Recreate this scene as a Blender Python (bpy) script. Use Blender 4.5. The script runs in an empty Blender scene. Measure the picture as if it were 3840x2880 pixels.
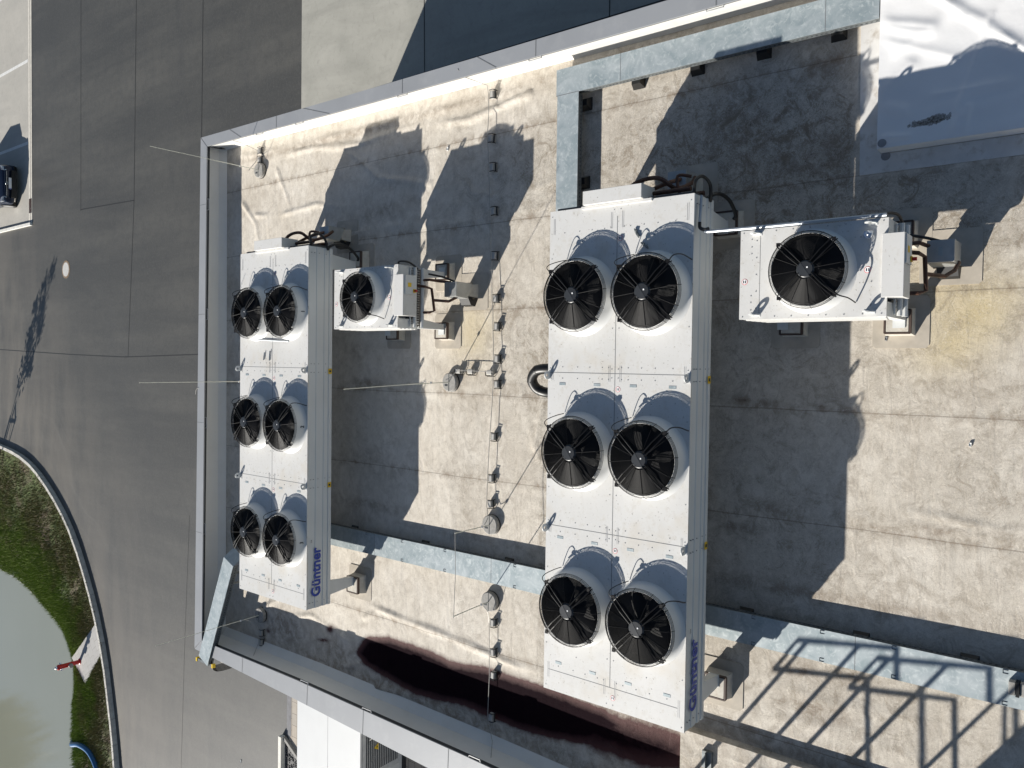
import bpy, bmesh, math, random
import numpy as np
from mathutils import Vector, Matrix, noise
from math import sin, cos, pi, radians
random.seed(7); RNG = np.random.default_rng(7)
scene = bpy.context.scene
COL = scene.collection

# ---------------------------------------------------------------- camera
CAMH = 10.5
def cam_axes():
    cx, cy = 1920.0, 1440.0
    VD = (-1819 - cx, 1311 - cy); VN = (4200 - cx, 1390 - cy)   # vanishing points of the depth and vertical directions
    f = math.sqrt(-(VD[0]*VN[0] + VD[1]*VN[1]))
    Y = Vector((VD[0], -VD[1], -f)).normalized()
    Z = -Vector((VN[0], -VN[1], -f)).normalized()
    X = Y.cross(Z)
    return f, X, Y, Z
F, AX, AY, AZ = cam_axes()
cam = bpy.data.cameras.new('camera'); camo = bpy.data.objects.new('camera', cam); COL.objects.link(camo)
cam.sensor_width = 36; cam.lens = F/3840*36; cam.clip_start = .1; cam.clip_end = 2000
M = Matrix((AX, AY, AZ)).to_4x4(); M.translation = Vector((0, 0, CAMH))
camo.matrix_world = M
scene.camera = camo

# ---------------------------------------------------------------- sky and sun
SH = Vector((1.593, -1.094))            # ground shadow of one metre of height
sundir = Vector((-SH.x, -SH.y, 1)).normalized()
w = bpy.data.worlds.new("World"); scene.world = w; w.use_nodes = True
nt = w.node_tree; bg = nt.nodes['Background']
sky = nt.nodes.new('ShaderNodeTexSky'); sky.sky_type = 'NISHITA'; sky.sun_disc = False
sky.sun_elevation = math.asin(sundir.z); sky.sun_rotation = math.atan2(sundir.x, sundir.y)
sky.altitude = 300; sky.air_density = 1.0; sky.dust_density = .6; sky.ozone_density = 1.2
nt.links.new(sky.outputs[0], bg.inputs[0]); bg.inputs[1].default_value = .050
sl = bpy.data.lights.new('sun', 'SUN'); sl.energy = 4.8; sl.angle = radians(.53); sl.color = (1, .955, .88)
so = bpy.data.objects.new('sun', sl); COL.objects.link(so); so.location = (0, 0, 40)
so.rotation_euler = sundir.to_track_quat('Z', 'Y').to_euler()
vs = scene.view_settings; vs.view_transform = 'Standard'; vs.look = 'None'; vs.gamma = 1; vs.exposure = .68

# ---------------------------------------------------------------- materials
def newmat(name):
    m = bpy.data.materials.new(name); m.use_nodes = True
    n = m.node_tree; return m, n, n.nodes['Principled BSDF']
def N(nt, t, **kw):
    nd = nt.nodes.new(t)
    for k, v in kw.items():
        if k in nd.inputs: nd.inputs[k].default_value = v
        else: setattr(nd, k, v)
    return nd
def mixc(nt, fac, a, b, blend='MIX'):
    m = nt.nodes.new('ShaderNodeMix'); m.data_type = 'RGBA'; m.blend_type = blend
    for sock, v in ((m.inputs[0], fac), (m.inputs[6], a), (m.inputs[7], b)):
        if isinstance(v, (int, float)): sock.default_value = v
        elif isinstance(v, tuple): sock.default_value = (*v[:3], 1)
        else: nt.links.new(v, sock)
    return m.outputs[2]
def math_(nt, op, a, b=None, c=None, clamp=False):
    m = nt.nodes.new('ShaderNodeMath'); m.operation = op; m.use_clamp = clamp
    for i, v in enumerate((a, b, c)):
        if v is None: continue
        if isinstance(v, (int, float)): m.inputs[i].default_value = v
        else: nt.links.new(v, m.inputs[i])
    return m.outputs[0]
def ramp(nt, v, stops):
    r = nt.nodes.new('ShaderNodeValToRGB'); e = r.color_ramp.elements
    while len(e) < len(stops): e.new(.5)
    for i, (p, c) in enumerate(stops):
        e[i].position = p; e[i].color = (c, c, c, 1) if isinstance(c, (int, float)) else (*c, 1)
    nt.links.new(v, r.inputs[0]); return r.outputs[0]
def coords(nt, scale=(1, 1, 1), rot=0):
    g = nt.nodes.new('ShaderNodeTexCoord'); mp = nt.nodes.new('ShaderNodeMapping')
    mp.inputs['Scale'].default_value = scale; mp.inputs['Rotation'].default_value = (0, 0, rot)
    nt.links.new(g.outputs['Object'], mp.inputs[0]); return mp.outputs[0]
def noise_(nt, vec, scale, detail=4, rough=.55, dist=0):
    n = N(nt, 'ShaderNodeTexNoise', Scale=scale, Detail=detail, Roughness=rough, Distortion=dist)
    nt.links.new(vec, n.inputs['Vector']); return n.outputs['Fac']
def bump(nt, p, h, strength=.2, dist=.01):
    b = N(nt, 'ShaderNodeBump', Strength=strength, Distance=dist); nt.links.new(h, b.inputs['Height'])
    nt.links.new(b.outputs[0], p.inputs['Normal'])
def simple(name, col, rough=.5, metal=0, var=.12, vscale=6, bstr=.05, spec=.5, dirt=None):
    m, nt, p = newmat(name)
    v = coords(nt); a = noise_(nt, v, vscale, 5)
    lo = tuple(c*(1-var) for c in col); hi = tuple(min(1, c*(1+var)) for c in col)
    c = mixc(nt, ramp(nt, a, [(.3, 0), (.7, 1)]), lo, hi)
    if dirt:
        d = noise_(nt, v, dirt[1], 8, .7); c = mixc(nt, math_(nt, 'MULTIPLY', ramp(nt, d, [(.52, 0), (.75, 1)]), dirt[2]), c, dirt[0])
    nt.links.new(c, p.inputs['Base Color']); p.inputs['Roughness'].default_value = rough
    p.inputs['Metallic'].default_value = metal; p.inputs['Specular IOR Level'].default_value = spec
    if bstr: bump(nt, p, noise_(nt, v, vscale*12, 3), bstr, .004)
    return m
WHITE = simple('white_coated_steel', (.60, .595, .575), .45, var=.05, vscale=1.3, bstr=.02, dirt=((.42, .37, .27), 9, .45))
WHITE2 = simple('white_side_panel', (.60, .61, .60), .5, var=.04, vscale=1.5, bstr=.02)
LEGM = simple('grey_white_steel', (.58, .59, .58), .5, var=.03)
SHROUD = simple('shroud_white', (.63, .63, .615), .42, var=.03, vscale=3, bstr=0)
RIVET = simple('rivet_steel', (.30, .31, .32), .45, .5, bstr=0)
GROOVE = simple('panel_gap', (.16, .165, .17), .7, bstr=0)
BLACK = simple('black_wire_coating', (.007, .007, .008), .5, var=.2, bstr=0, spec=.22)
BARREL = simple('black_inside', (.006, .006, .007), .6, var=.2, bstr=0)
BLADE = simple('fan_blade_black', (.007, .0075, .008), .6, var=.2, bstr=0, spec=.25)
MOTOR = simple('motor_cap_grey', (.034, .037, .041), .4, var=.1, bstr=0)
MOTOR2 = simple('motor_cap_dark', (.025, .027, .03), .35, var=.1, bstr=0)
HOSE = simple('black_rubber', (.008, .008, .008), .42, var=.2, vscale=20)
COPPER = simple('brown_oxidised_copper', (.075, .035, .022), .45, .35, var=.5, vscale=14)
GALV = None
BLUE = simple('blue_lettering', (.012, .045, .33), .5, var=.02, bstr=0)
RED = simple('red_paint', (.50, .012, .012), .35, var=.1)
REDS = simple('sticker_red', (.55, .03, .03), .5, bstr=0)
YEL = simple('yellow_plastic', (.75, .50, .02), .4, var=.05, bstr=0)
ALUD = simple('aluminium_dull', (.42, .45, .48), .42, .5, var=.05, bstr=.02)
ALU = simple('aluminium_bright', (.72, .73, .74), .25, .9, var=.05, bstr=.03)
STEELD = simple('galvanised_dark', (.16, .175, .18), .5, .5, var=.25, vscale=12)
WIRE = simple('conductor_aluminium', (.33, .32, .30), .5, .3, var=.1, bstr=0)
RODM = simple('rod_aluminium', (.62, .63, .55), .4, .3, var=.05, bstr=0)
CONC = simple('concrete_block', (.30, .29, .27), .85, var=.15, vscale=25, bstr=.3)
CAPM = simple('grey_coated_cap', (.29, .30, .315), .48, .1, var=.05, vscale=1.2, bstr=.01, dirt=((.42, .42, .42), 3, .3))
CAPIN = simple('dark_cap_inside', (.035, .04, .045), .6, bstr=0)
WALLM = simple('grey_wall_cladding', (.42, .43, .44), .5, .1)
HOODM = simple('steel_hood', (.42, .43, .42), .38, .55, var=.12, vscale=8)
WOOD = simple('weathered_edge', (.22, .17, .10), .8, var=.3, vscale=30)
FLASH = simple('white_membrane', (.66, .655, .63), .55, var=.03, vscale=2, bstr=.1, dirt=((.50, .43, .32), 5, .15))
FOIL = simple('aluminium_foil', (.7, .72, .75), .2, .9, var=.2, vscale=30, bstr=.4)
STICKW = simple('sticker_white', (.8, .8, .8), .5, bstr=0)
GLASSD = simple('dark_glass', (.01, .012, .016), .05, bstr=0, spec=.8)
CARP = simple('dark_blue_car_paint', (.018, .028, .055), .18, .4, var=.02, bstr=0)
TYRE = simple('tyre_rubber', (.015, .015, .015), .8)
LAMPM = simple('headlamp_lens', (.35, .37, .4), .08, .5, bstr=0)
BARK = simple('bark', (.10, .075, .05), .85, var=.3, vscale=15, bstr=.3)
LEAF = simple('leaves', (.07, .10, .02), .6, var=.4, vscale=2, bstr=0)
LEAFP = simple('pale_spring_leaves', (.30, .25, .06), .6, var=.4, vscale=1, bstr=0)
STAKE = simple('wooden_stake', (.25, .19, .12), .8)
BPIPE = simple('blue_plastic', (.012, .10, .26), .4, var=.1, bstr=0)
FINM = simple('coil_fins', (.10, .10, .10), .5, .3)
PLATEM = simple('panel_dark_grey', (.03, .033, .037), .5)

def whitedirt():
    m, nt, p = newmat('white_top_panel'); v = coords(nt)
    a = noise_(nt, v, 1.1, 4, .6); b = noise_(nt, v, 9, 7, .72); st = noise_(nt, coords(nt, (1, 7, 1)), 2.2, 5, .6)
    c = mixc(nt, ramp(nt, a, [(.3, 0), (.7, 1)]), (.57, .565, .545), (.62, .615, .60))
    c = mixc(nt, ramp(nt, noise_(nt, v, 1.7, 3, .5), [(.56, 0), (.72, .40)]), c, (.50, .43, .32))
    c = mixc(nt, ramp(nt, b, [(.52, 0), (.74, .42)]), c, (.40, .36, .29)); c = mixc(nt, ramp(nt, st, [(.6, 0), (.75, .22)]), c, (.45, .43, .39))
    c = mixc(nt, ramp(nt, noise_(nt, v, 34, 2, .5), [(.68, 0), (.73, .6)]), c, (.22, .20, .17))
    nt.links.new(c, p.inputs['Base Color']); nt.links.new(ramp(nt, b, [(.3, .38), (.7, .6)]), p.inputs['Roughness'])
    bump(nt, p, a, .12, .03); return m
WHITE = whitedirt()
def galv():
    m, nt, p = newmat('galvanised_sheet'); v = coords(nt)
    a = noise_(nt, v, 3.2, 6, .6, .9); b = noise_(nt, v, 11, 5, .65, 1.5)
    c = mixc(nt, ramp(nt, a, [(.35, 0), (.68, 1)]), (.27, .325, .345), (.43, .475, .49))
    c = mixc(nt, ramp(nt, b, [(.52, 0), (.66, .55)]), c, (.56, .60, .60))
    nt.links.new(c, p.inputs['Base Color']); p.inputs['Metallic'].default_value = .25
    nt.links.new(ramp(nt, b, [(.3, .42), (.7, .58)]), p.inputs['Roughness']); bump(nt, p, a, .05, .01); return m
GALV = galv()

SEAMX = [5.4, 3.95, 2.42, .92, -.58, -2.07, -3.57, -5.08]
def membrane():
    m, nt, p = newmat('roof_membrane')
    g = nt.nodes.new('ShaderNodeTexCoord'); obj = g.outputs['Object']
    sp = nt.nodes.new('ShaderNodeSeparateXYZ'); nt.links.new(obj, sp.inputs[0])
    big = noise_(nt, obj, .9, 4, .6); med = noise_(nt, obj, 5.5, 6, .65, .6); fine = noise_(nt, obj, 38, 4, .6)
    curl = noise_(nt, obj, 7.5, 5, .6, 3.2)       # dried-algae swirls
    curl2 = noise_(nt, obj, 15, 4, .6, 4.5)
    at = nt.nodes.new('ShaderNodeAttribute'); at.attribute_name = 'stain'
    sc = nt.nodes.new('ShaderNodeSeparateColor'); nt.links.new(at.outputs['Color'], sc.inputs[0])
    dark, lich, yel = sc.outputs
    grime = at.outputs['Alpha']
    c = mixc(nt, ramp(nt, big, [(.3, 0), (.7, 1)]), (.57, .515, .435), (.73, .68, .60))
    c = mixc(nt, ramp(nt, med, [(.40, .0), (.72, .5)]), c, (.42, .37, .30))
    # light swirl rims + darker spots where lichen is
    ridge = ramp(nt, curl, [(.44, 0), (.487, 1), (.53, 0)])
    ridge2 = ramp(nt, curl2, [(.46, 0), (.492, 1), (.525, 0)])
    lm = math_(nt, 'MULTIPLY', lich, ramp(nt, med, [(.28, .2), (.6, 1)]))
    c = mixc(nt, math_(nt, 'MULTIPLY', lm, ramp(nt, curl2, [(.36, 1), (.66, .25)])), c, (.15, .125, .095))
    dk = math_(nt, 'MULTIPLY', math_(nt, 'MAXIMUM', ramp(nt, curl2, [(.53, 0), (.56, 1), (.60, 0)]), ramp(nt, curl, [(.555, 0), (.585, 1), (.62, 0)])), math_(nt, 'MULTIPLY_ADD', lich, 1.5, .10, clamp=True))
    c = mixc(nt, math_(nt, 'MULTIPLY', dk, .55), c, (.25, .21, .155))
    rr = math_(nt, 'MULTIPLY', math_(nt, 'MAXIMUM', ridge, ridge2), math_(nt, 'MULTIPLY_ADD', lich, 1.1, .12, clamp=True))
    c = mixc(nt, math_(nt, 'MULTIPLY', rr, .85), c, (.68, .63, .55))
    scuff = noise_(nt, coords(nt, (2.2, 14, 1), radians(38)), 1.6, 5, .62, .3)
    c = mixc(nt, ramp(nt, scuff, [(.60, 0), (.72, .38)]), c, (.30, .26, .21))
    c = mixc(nt, math_(nt, 'MULTIPLY', yel, ramp(nt, big, [(.3, .5), (.6, .95)])), c, (.56, .44, .20))
    # brown grime (own attribute, breaks up with noise)
    gm = math_(nt, 'MULTIPLY', grime, ramp(nt, med, [(.34, .15), (.60, 1)]), clamp=True)
    c = mixc(nt, gm, c, (.15, .10, .06))
    bl = noise_(nt, obj, 3.2, 9, .78, 1.2); c = mixc(nt, math_(nt, 'MULTIPLY', ramp(nt, bl, [(.50, 0), (.60, 1)]), math_(nt, 'MULTIPLY_ADD', lich, .75, .16, clamp=True)), c, (.22, .175, .125))
    cr = noise_(nt, obj, 26, 5, .75, 1.5); c = mixc(nt, ramp(nt, cr, [(.30, .30), (.42, 0), (.60, 0), (.74, .18)]), c, (.24, .20, .155))
    c = mixc(nt, ramp(nt, noise_(nt, obj, 19, 4, .7, 2.0), [(.56, 0), (.66, .40)]), c, (.72, .67, .59))
    # small specks
    sk = ramp(nt, noise_(nt, obj, 60, 2, .5), [(.70, 0), (.76, .55)])
    c = mixc(nt, sk, c, (.2, .17, .13))
    # dried dark ponding stain with reddish rim
    dn = math_(nt, 'ADD', dark, math_(nt, 'ADD', math_(nt, 'MULTIPLY', math_(nt, 'SUBTRACT', big, .5), .16), math_(nt, 'MULTIPLY', math_(nt, 'SUBTRACT', med, .5), .22)))
    rim = ramp(nt, dn, [(.22, 0), (.36, .3), (.48, 1)])
    c = mixc(nt, rim, c, (.060, .010, .008)); core = ramp(nt, dn, [(.52, 0), (.80, 1)])
    c = mixc(nt, core, c, (.010, .0035, .006)); nt.links.new(math_(nt, 'MULTIPLY_ADD', core, -.47, .5), p.inputs['Specular IOR Level'])
    # seams: lap line, thin and dark
    wob = math_(nt, 'MULTIPLY', math_(nt, 'SUBTRACT', noise_(nt, obj, .6, 2), .5), .05)
    xx = math_(nt, 'ADD', sp.outputs[0], wob); s = None
    for x in SEAMX:
        d = math_(nt, 'ABSOLUTE', math_(nt, 'SUBTRACT', xx, x)); s = d if s is None else math_(nt, 'MINIMUM', s, d)
    line = ramp(nt, s, [(.003, 1), (.010, 0)])
    c = mixc(nt, math_(nt, 'MULTIPLY', line, .5), c, (.10, .075, .05))
    c = mixc(nt, math_(nt, 'MULTIPLY', ramp(nt, s, [(.0, 1), (.09, 0)]), ramp(nt, med, [(.45, 0), (.7, .6)])), c, (.22, .15, .09))
    nt.links.new(c, p.inputs['Base Color'])
    p.inputs['Roughness'].default_value = .7
    h = math_(nt, 'ADD', math_(nt, 'MULTIPLY', med, .6), math_(nt, 'MULTIPLY', rr, .5))
    wr = noise_(nt, coords(nt, (.8, 3.0, 1), radians(-35)), 1.7, 4, .6, .8); h = math_(nt, 'ADD', h, math_(nt, 'MULTIPLY', wr, 2.2))
    h = math_(nt, 'ADD', h, math_(nt, 'MULTIPLY', fine, .15)); bump(nt, p, h, .55, .016)
    return m
MEMB = membrane()

def asphalt():
    m, nt, p = newmat('asphalt'); g = nt.nodes.new('ShaderNodeTexCoord'); obj = g.outputs['Object']
    v2 = coords(nt, (1, .12, 1), radians(4)); st = noise_(nt, v2, .8, 6, .65); st2 = noise_(nt, coords(nt, (.25, 1, 1), radians(-28)), .9, 5, .6)
    big = noise_(nt, obj, .12, 4, .6); fine = noise_(nt, obj, 45, 3, .7); md = noise_(nt, obj, 3, 5, .7)
    c = mixc(nt, ramp(nt, big, [(.3, 0), (.7, 1)]), (.044, .043, .038), (.062, .060, .053))
    c = mixc(nt, ramp(nt, st, [(.40, 0), (.70, .7)]), c, (.125, .118, .100))
    c = mixc(nt, ramp(nt, st2, [(.5, 0), (.8, .45)]), c, (.042, .042, .042))
    c = mixc(nt, ramp(nt, md, [(.45, 0), (.75, .55)]), c, (.036, .035, .032)); c = mixc(nt, ramp(nt, noise_(nt, obj, 12, 4, .75), [(.35, .5), (.5, 0), (.65, 0), (.8, .35)]), c, (.10, .097, .088))
    c = mixc(nt, ramp(nt, fine, [(.35, .55), (.65, 0)]), c, (.03, .03, .03)); c = mixc(nt, ramp(nt, fine, [(.6, 0), (.8, .4)]), c, (.2, .195, .18))
    spx = nt.nodes.new('ShaderNodeSeparateXYZ'); nt.links.new(obj, spx.inputs[0])
    px = math_(nt, 'ADD', spx.outputs[0], 17.0); py = math_(nt, 'SUBTRACT', spx.outputs[1], 43.5)
    rad = math_(nt, 'ADD', math_(nt, 'SQRT', math_(nt, 'ADD', math_(nt, 'MULTIPLY', px, px), math_(nt, 'MULTIPLY', py, py))), math_(nt, 'MULTIPLY', noise_(nt, obj, .15, 2), 4.0)); ang = math_(nt, 'ARCTAN2', py, px)
    cb = nt.nodes.new('ShaderNodeCombineXYZ'); nt.links.new(math_(nt, 'MULTIPLY', rad, 1.3), cb.inputs[0]); nt.links.new(math_(nt, 'MULTIPLY', ang, 1.1), cb.inputs[1])
    ty = noise_(nt, cb.outputs[0], 1.0, 7, .7)
    fd = math_(nt, 'MULTIPLY', ramp(nt, math_(nt, 'MULTIPLY', rad, .03), [(.45, 1), (.74, .12)]), ramp(nt, noise_(nt, obj, .22, 3), [(.38, .25), (.62, 1)]))
    c = mixc(nt, math_(nt, 'MULTIPLY', fd, ramp(nt, ty, [(.32, .55), (.46, 0)])), c, (.034, .033, .030)); c = mixc(nt, math_(nt, 'MULTIPLY', fd, ramp(nt, ty, [(.54, 0), (.70, .5)])), c, (.125, .12, .105))
    # sunward sheen of the road painted as a lighter colour towards the bank
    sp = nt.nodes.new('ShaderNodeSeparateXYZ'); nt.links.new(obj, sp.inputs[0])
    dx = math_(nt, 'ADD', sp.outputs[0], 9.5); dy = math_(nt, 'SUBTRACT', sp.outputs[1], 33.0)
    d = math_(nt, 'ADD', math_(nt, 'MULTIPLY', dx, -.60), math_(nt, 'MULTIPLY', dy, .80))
    sheen = math_(nt, 'MULTIPLY', ramp(nt, math_(nt, 'MULTIPLY_ADD', d, .12, .9), [(.1, 0), (.75, .5), (1, .8)]), ramp(nt, st2, [(.35, .2), (.6, 1)]))
    c = mixc(nt, math_(nt, 'MULTIPLY', sheen, .6), c, (.20, .175, .14))
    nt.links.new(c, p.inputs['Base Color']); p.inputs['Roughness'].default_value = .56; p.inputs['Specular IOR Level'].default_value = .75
    bump(nt, p, fine, .5, .006); return m
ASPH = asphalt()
def concrete(name, a, b, dk, joint=None):
    m, nt, p = newmat(name); g = nt.nodes.new('ShaderNodeTexCoord'); obj = g.outputs['Object']
    st = noise_(nt, coords(nt, (1, .22, 1), radians(-12)), 1.1, 7, .65, .6); big = noise_(nt, obj, .5, 5, .65, 1.0); md = noise_(nt, obj, 6, 6, .7, .8)
    c = mixc(nt, ramp(nt, big, [(.3, 0), (.7, 1)]), a, b); c = mixc(nt, ramp(nt, st, [(.45, 0), (.75, .7)]), c, dk)
    c = mixc(nt, ramp(nt, md, [(.52, 0), (.8, .35)]), c, tuple(x*.6 for x in dk))
    vor = N(nt, 'ShaderNodeTexVoronoi', Scale=.9, feature='DISTANCE_TO_EDGE'); nz = N(nt, 'ShaderNodeTexNoise', Scale=1.4, Detail=4)
    nt.links.new(obj, nz.inputs['Vector']); ad = nt.nodes.new('ShaderNodeVectorMath'); ad.operation = 'ADD'
    nt.links.new(obj, ad.inputs[0]); nt.links.new(nz.outputs['Color'], ad.inputs[1]); nt.links.new(ad.outputs[0], vor.inputs['Vector'])
    nt.links.new(c, p.inputs['Base Color']); p.inputs['Roughness'].default_value = .8; bump(nt, p, md, .15, .01); return m
CONCL = concrete('light_concrete', (.30, .295, .26), (.37, .36, .32), (.235, .23, .205))
CONCP = concrete('parking_concrete', (.36, .345, .31), (.42, .40, .36), (.31, .30, .275))
def brick(name, c1, c2, mo, sw, sh, rot=0, off=.5):
    m, nt, p = newmat(name); v = coords(nt, (1, 1, 1), rot)
    b = N(nt, 'ShaderNodeTexBrick', Scale=1); b.inputs['Color1'].default_value = (*c1, 1); b.inputs['Color2'].default_value = (*c2, 1)
    b.inputs['Mortar'].default_value = (*mo, 1); b.inputs['Mortar Size'].default_value = .006; b.offset = off
    b.inputs['Brick Width'].default_value = sw; b.inputs['Row Height'].default_value = sh; nt.links.new(v, b.inputs['Vector'])
    c = mixc(nt, ramp(nt, noise_(nt, v, 6, 5, .7), [(.45, 0), (.8, .4)]), b.outputs['Color'], tuple(x*.55 for x in c1))
    nt.links.new(c, p.inputs['Base Color']); p.inputs['Roughness'].default_value = .85; bump(nt, p, b.outputs['Fac'], -.3, .01); return m
PAVE = brick('paving_blocks', (.44, .38, .31), (.37, .34, .30), (.10, .09, .08), .36, .24)
SLABM = brick('grey_slabs', (.42, .41, .39), (.36, .35, .34), (.2, .19, .17), .40, .40, radians(-36))
def soil():
    m, nt, p = newmat('bank_soil'); g = nt.nodes.new('ShaderNodeTexCoord'); obj = g.outputs['Object']
    a = noise_(nt, obj, .7, 5, .65, .8); b = noise_(nt, obj, 9, 6, .75)
    c = mixc(nt, ramp(nt, a, [(.40, 0), (.55, 1)]), (.13, .095, .062), (.075, .11, .022))
    c = mixc(nt, ramp(nt, b, [(.45, 0), (.7, .7)]), c, (.035, .030, .016))
    nt.links.new(c, p.inputs['Base Color']); p.inputs['Roughness'].default_value = .9; bump(nt, p, b, .8, .05); return m
SOIL = soil()
def grassm():
    m, nt, p = newmat('grass_blades'); g = nt.nodes.new('ShaderNodeTexCoord'); obj = g.outputs['Object']
    a = noise_(nt, obj, .8, 5, .65, .8); b = noise_(nt, obj, 14, 3, .6)
    at = nt.nodes.new('ShaderNodeAttribute'); at.attribute_name = 'wet'
    aa = math_(nt, 'ADD', a, math_(nt, 'MULTIPLY', math_(nt, 'SUBTRACT', at.outputs['Fac'], .55), .55))
    c = mixc(nt, ramp(nt, aa, [(.36, 0), (.58, 1)]), (.19, .15, .075), (.19, .26, .035))
    c = mixc(nt, ramp(nt, b, [(.4, 0), (.62, .8)]), c, (.09, .125, .022)); c = mixc(nt, ramp(nt, b, [(.62, 0), (.72, .6)]), c, (.22, .20, .05))
    nt.links.new(c, p.inputs['Base Color']); p.inputs['Roughness'].default_value = .7; return m
GRASS = grassm()
def water():
    m, nt, p = newmat('pond_water'); v = coords(nt)
    c = mixc(nt, noise_(nt, v, .25, 3), (.215, .225, .180), (.245, .255, .21))
    nt.links.new(c, p.inputs['Base Color']); p.inputs['Roughness'].default_value = .06; p.inputs['Specular IOR Level'].default_value = .5
    bump(nt, p, noise_(nt, v, 3.5, 5, .6), .16, .012); return m
WATER = water()
GRAVEL = simple('black_gravel', (.035, .036, .04), .6, var=.7, vscale=30, bstr=1)

# ---------------------------------------------------------------- mesh helpers
class MB:
    def __init__(s): s.v = []; s.f = []; s.m = []; s.mats = []
    def _mi(s, mat):
        if mat is None: return 0
        if mat not in s.mats: s.mats.append(mat)
        return s.mats.index(mat)
    def add(s, vs, fs, mat=None):
        o = len(s.v); s.v += [tuple(v) for v in vs]; mi = s._mi(mat)
        for f in fs: s.f.append([i+o for i in f]); s.m.append(mi)
        return s
    def box(s, x0, x1, y0, y1, z0, z1, mat=None):
        vs = [(x, y, z) for z in (z0, z1) for x, y in ((x0, y0), (x1, y0), (x1, y1), (x0, y1))]
        return s.add(vs, [(3, 2, 1, 0), (4, 5, 6, 7), (0, 1, 5, 4), (1, 2, 6, 5), (2, 3, 7, 6), (3, 0, 4, 7)], mat)
    def prism(s, poly, z0, z1, mat=None):
        n = len(poly)
        ar = sum(poly[i][0]*poly[(i+1) % n][1]-poly[(i+1) % n][0]*poly[i][1] for i in range(n))
        if ar < 0: poly = poly[::-1]
        g0 = (lambda i: z0[i]) if isinstance(z0, (list, tuple)) else (lambda i: z0)
        vs = [(x, y, z0) for x, y in poly]+[(x, y, z1) for x, y in poly]
        fs = [tuple(range(n-1, -1, -1)), tuple(range(n, 2*n))]+[(i, (i+1) % n, n+(i+1) % n, n+i) for i in range(n)]
        return s.add(vs, fs, mat)
    def hexa(s, p, mat=None):      # 8 points: bottom 4 ccw, top 4 ccw
        return s.add(p, [(3, 2, 1, 0), (4, 5, 6, 7), (0, 1, 5, 4), (1, 2, 6, 5), (2, 3, 7, 6), (3, 0, 4, 7)], mat)
    def lathe(s, prof, c=(0, 0, 0), n=32, mat=None, cap=True):
        vs = []; fs = []
        for r, z in prof:
            for k in range(n): a = 2*pi*k/n; vs.append((c[0]+r*cos(a), c[1]+r*sin(a), c[2]+z))
        for i in range(len(prof)-1):
            for k in range(n): fs.append((i*n+k, i*n+(k+1) % n, (i+1)*n+(k+1) % n, (i+1)*n+k))
        if cap and prof[-1][0] > 1e-4: fs.append(tuple((len(prof)-1)*n+k for k in range(n)))
        if cap and prof[0][0] > 1e-4: fs.append(tuple(k for k in range(n-1, -1, -1)))
        return s.add(vs, fs, mat)
    def tube(s, pts, r, n=8, mat=None, closed=False):
        pts = [Vector(p) for p in pts]; m = len(pts); vs = []; fs = []; up = Vector((0, 0, 1)); prev = None
        for i, p in enumerate(pts):
            a = pts[(i-1) % m] if (i > 0 or closed) else p; b = pts[(i+1) % m] if (i < m-1 or closed) else p
            t = (b-a).normalized()
            if prev is None: u = t.cross(up if abs(t.z) < .9 else Vector((1, 0, 0))).normalized()
            else:
                u = (prev-t*prev.dot(t)); u = u.normalized() if u.length > 1e-6 else t.orthogonal().normalized()
            prev = u; w_ = t.cross(u); rr = r[i] if isinstance(r, (list, tuple)) else r
            for k in range(n): an = 2*pi*k/n; vs.append(p+(u*cos(an)+w_*sin(an))*rr)
        for i in range(m if closed else m-1):
            j = (i+1) % m
            for k in range(n): fs.append((i*n+k, i*n+(k+1) % n, j*n+(k+1) % n, j*n+k))
        if not closed: fs += [tuple(range(n-1, -1, -1)), tuple((m-1)*n+k for k in range(n))]
        return s.add(vs, fs, mat)
    def ring(s, c, R, r, n=48, k=4, mat=None):
        return s.tube([(c[0]+R*cos(2*pi*i/n), c[1]+R*sin(2*pi*i/n), c[2]) for i in range(n)], r, k, mat, True)
    def build(s, name, mat=None, parent=None, loc=None, smooth=False, bevel=0):
        me = bpy.data.meshes.new(name); me.from_pydata(s.v, [], s.f)
        ms = s.mats if s.mats else [mat]
        if s.mats and mat is not None and mat not in s.mats and False: ms = [mat]+s.mats
        for mm in ms: me.materials.append(mm)
        if s.mats: me.polygons.foreach_set('material_index', s.m)
        if smooth: me.polygons.foreach_set('use_smooth', [True]*len(me.polygons))
        me.update()
        bm = bmesh.new(); bm.from_mesh(me); bmesh.ops.recalc_face_normals(bm, faces=bm.faces); bm.to_mesh(me); bm.free()
        if smooth:
            try: me.set_sharp_from_angle(angle=radians(40))
            except Exception: pass
        o = bpy.data.objects.new(name, me); COL.objects.link(o)
        if parent is not None: o.parent = parent
        if loc: o.location = loc
        if bevel:
            b = o.modifiers.new('bevel', 'BEVEL'); b.width = bevel; b.segments = 2; b.limit_method = 'ANGLE'
        return o
def tag(o, label=None, cat=None, group=None, kind=None):
    if label: o['label'] = label
    if cat: o['category'] = cat
    if group: o['group'] = group
    if kind: o['kind'] = kind
    return o
def empty(name, loc=(0, 0, 0), label=None, cat=None, group=None, rz=0):
    o = bpy.data.objects.new(name, None); COL.objects.link(o); o.location = loc; o.rotation_euler = (0, 0, rz); o.empty_display_size = .2
    return tag(o, label, cat, group)
def copy_tree(o, parent=None):
    c = o.copy(); COL.objects.link(c); c.parent = parent
    for ch in list(o.children): copy_tree(ch, c)
    return c
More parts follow.
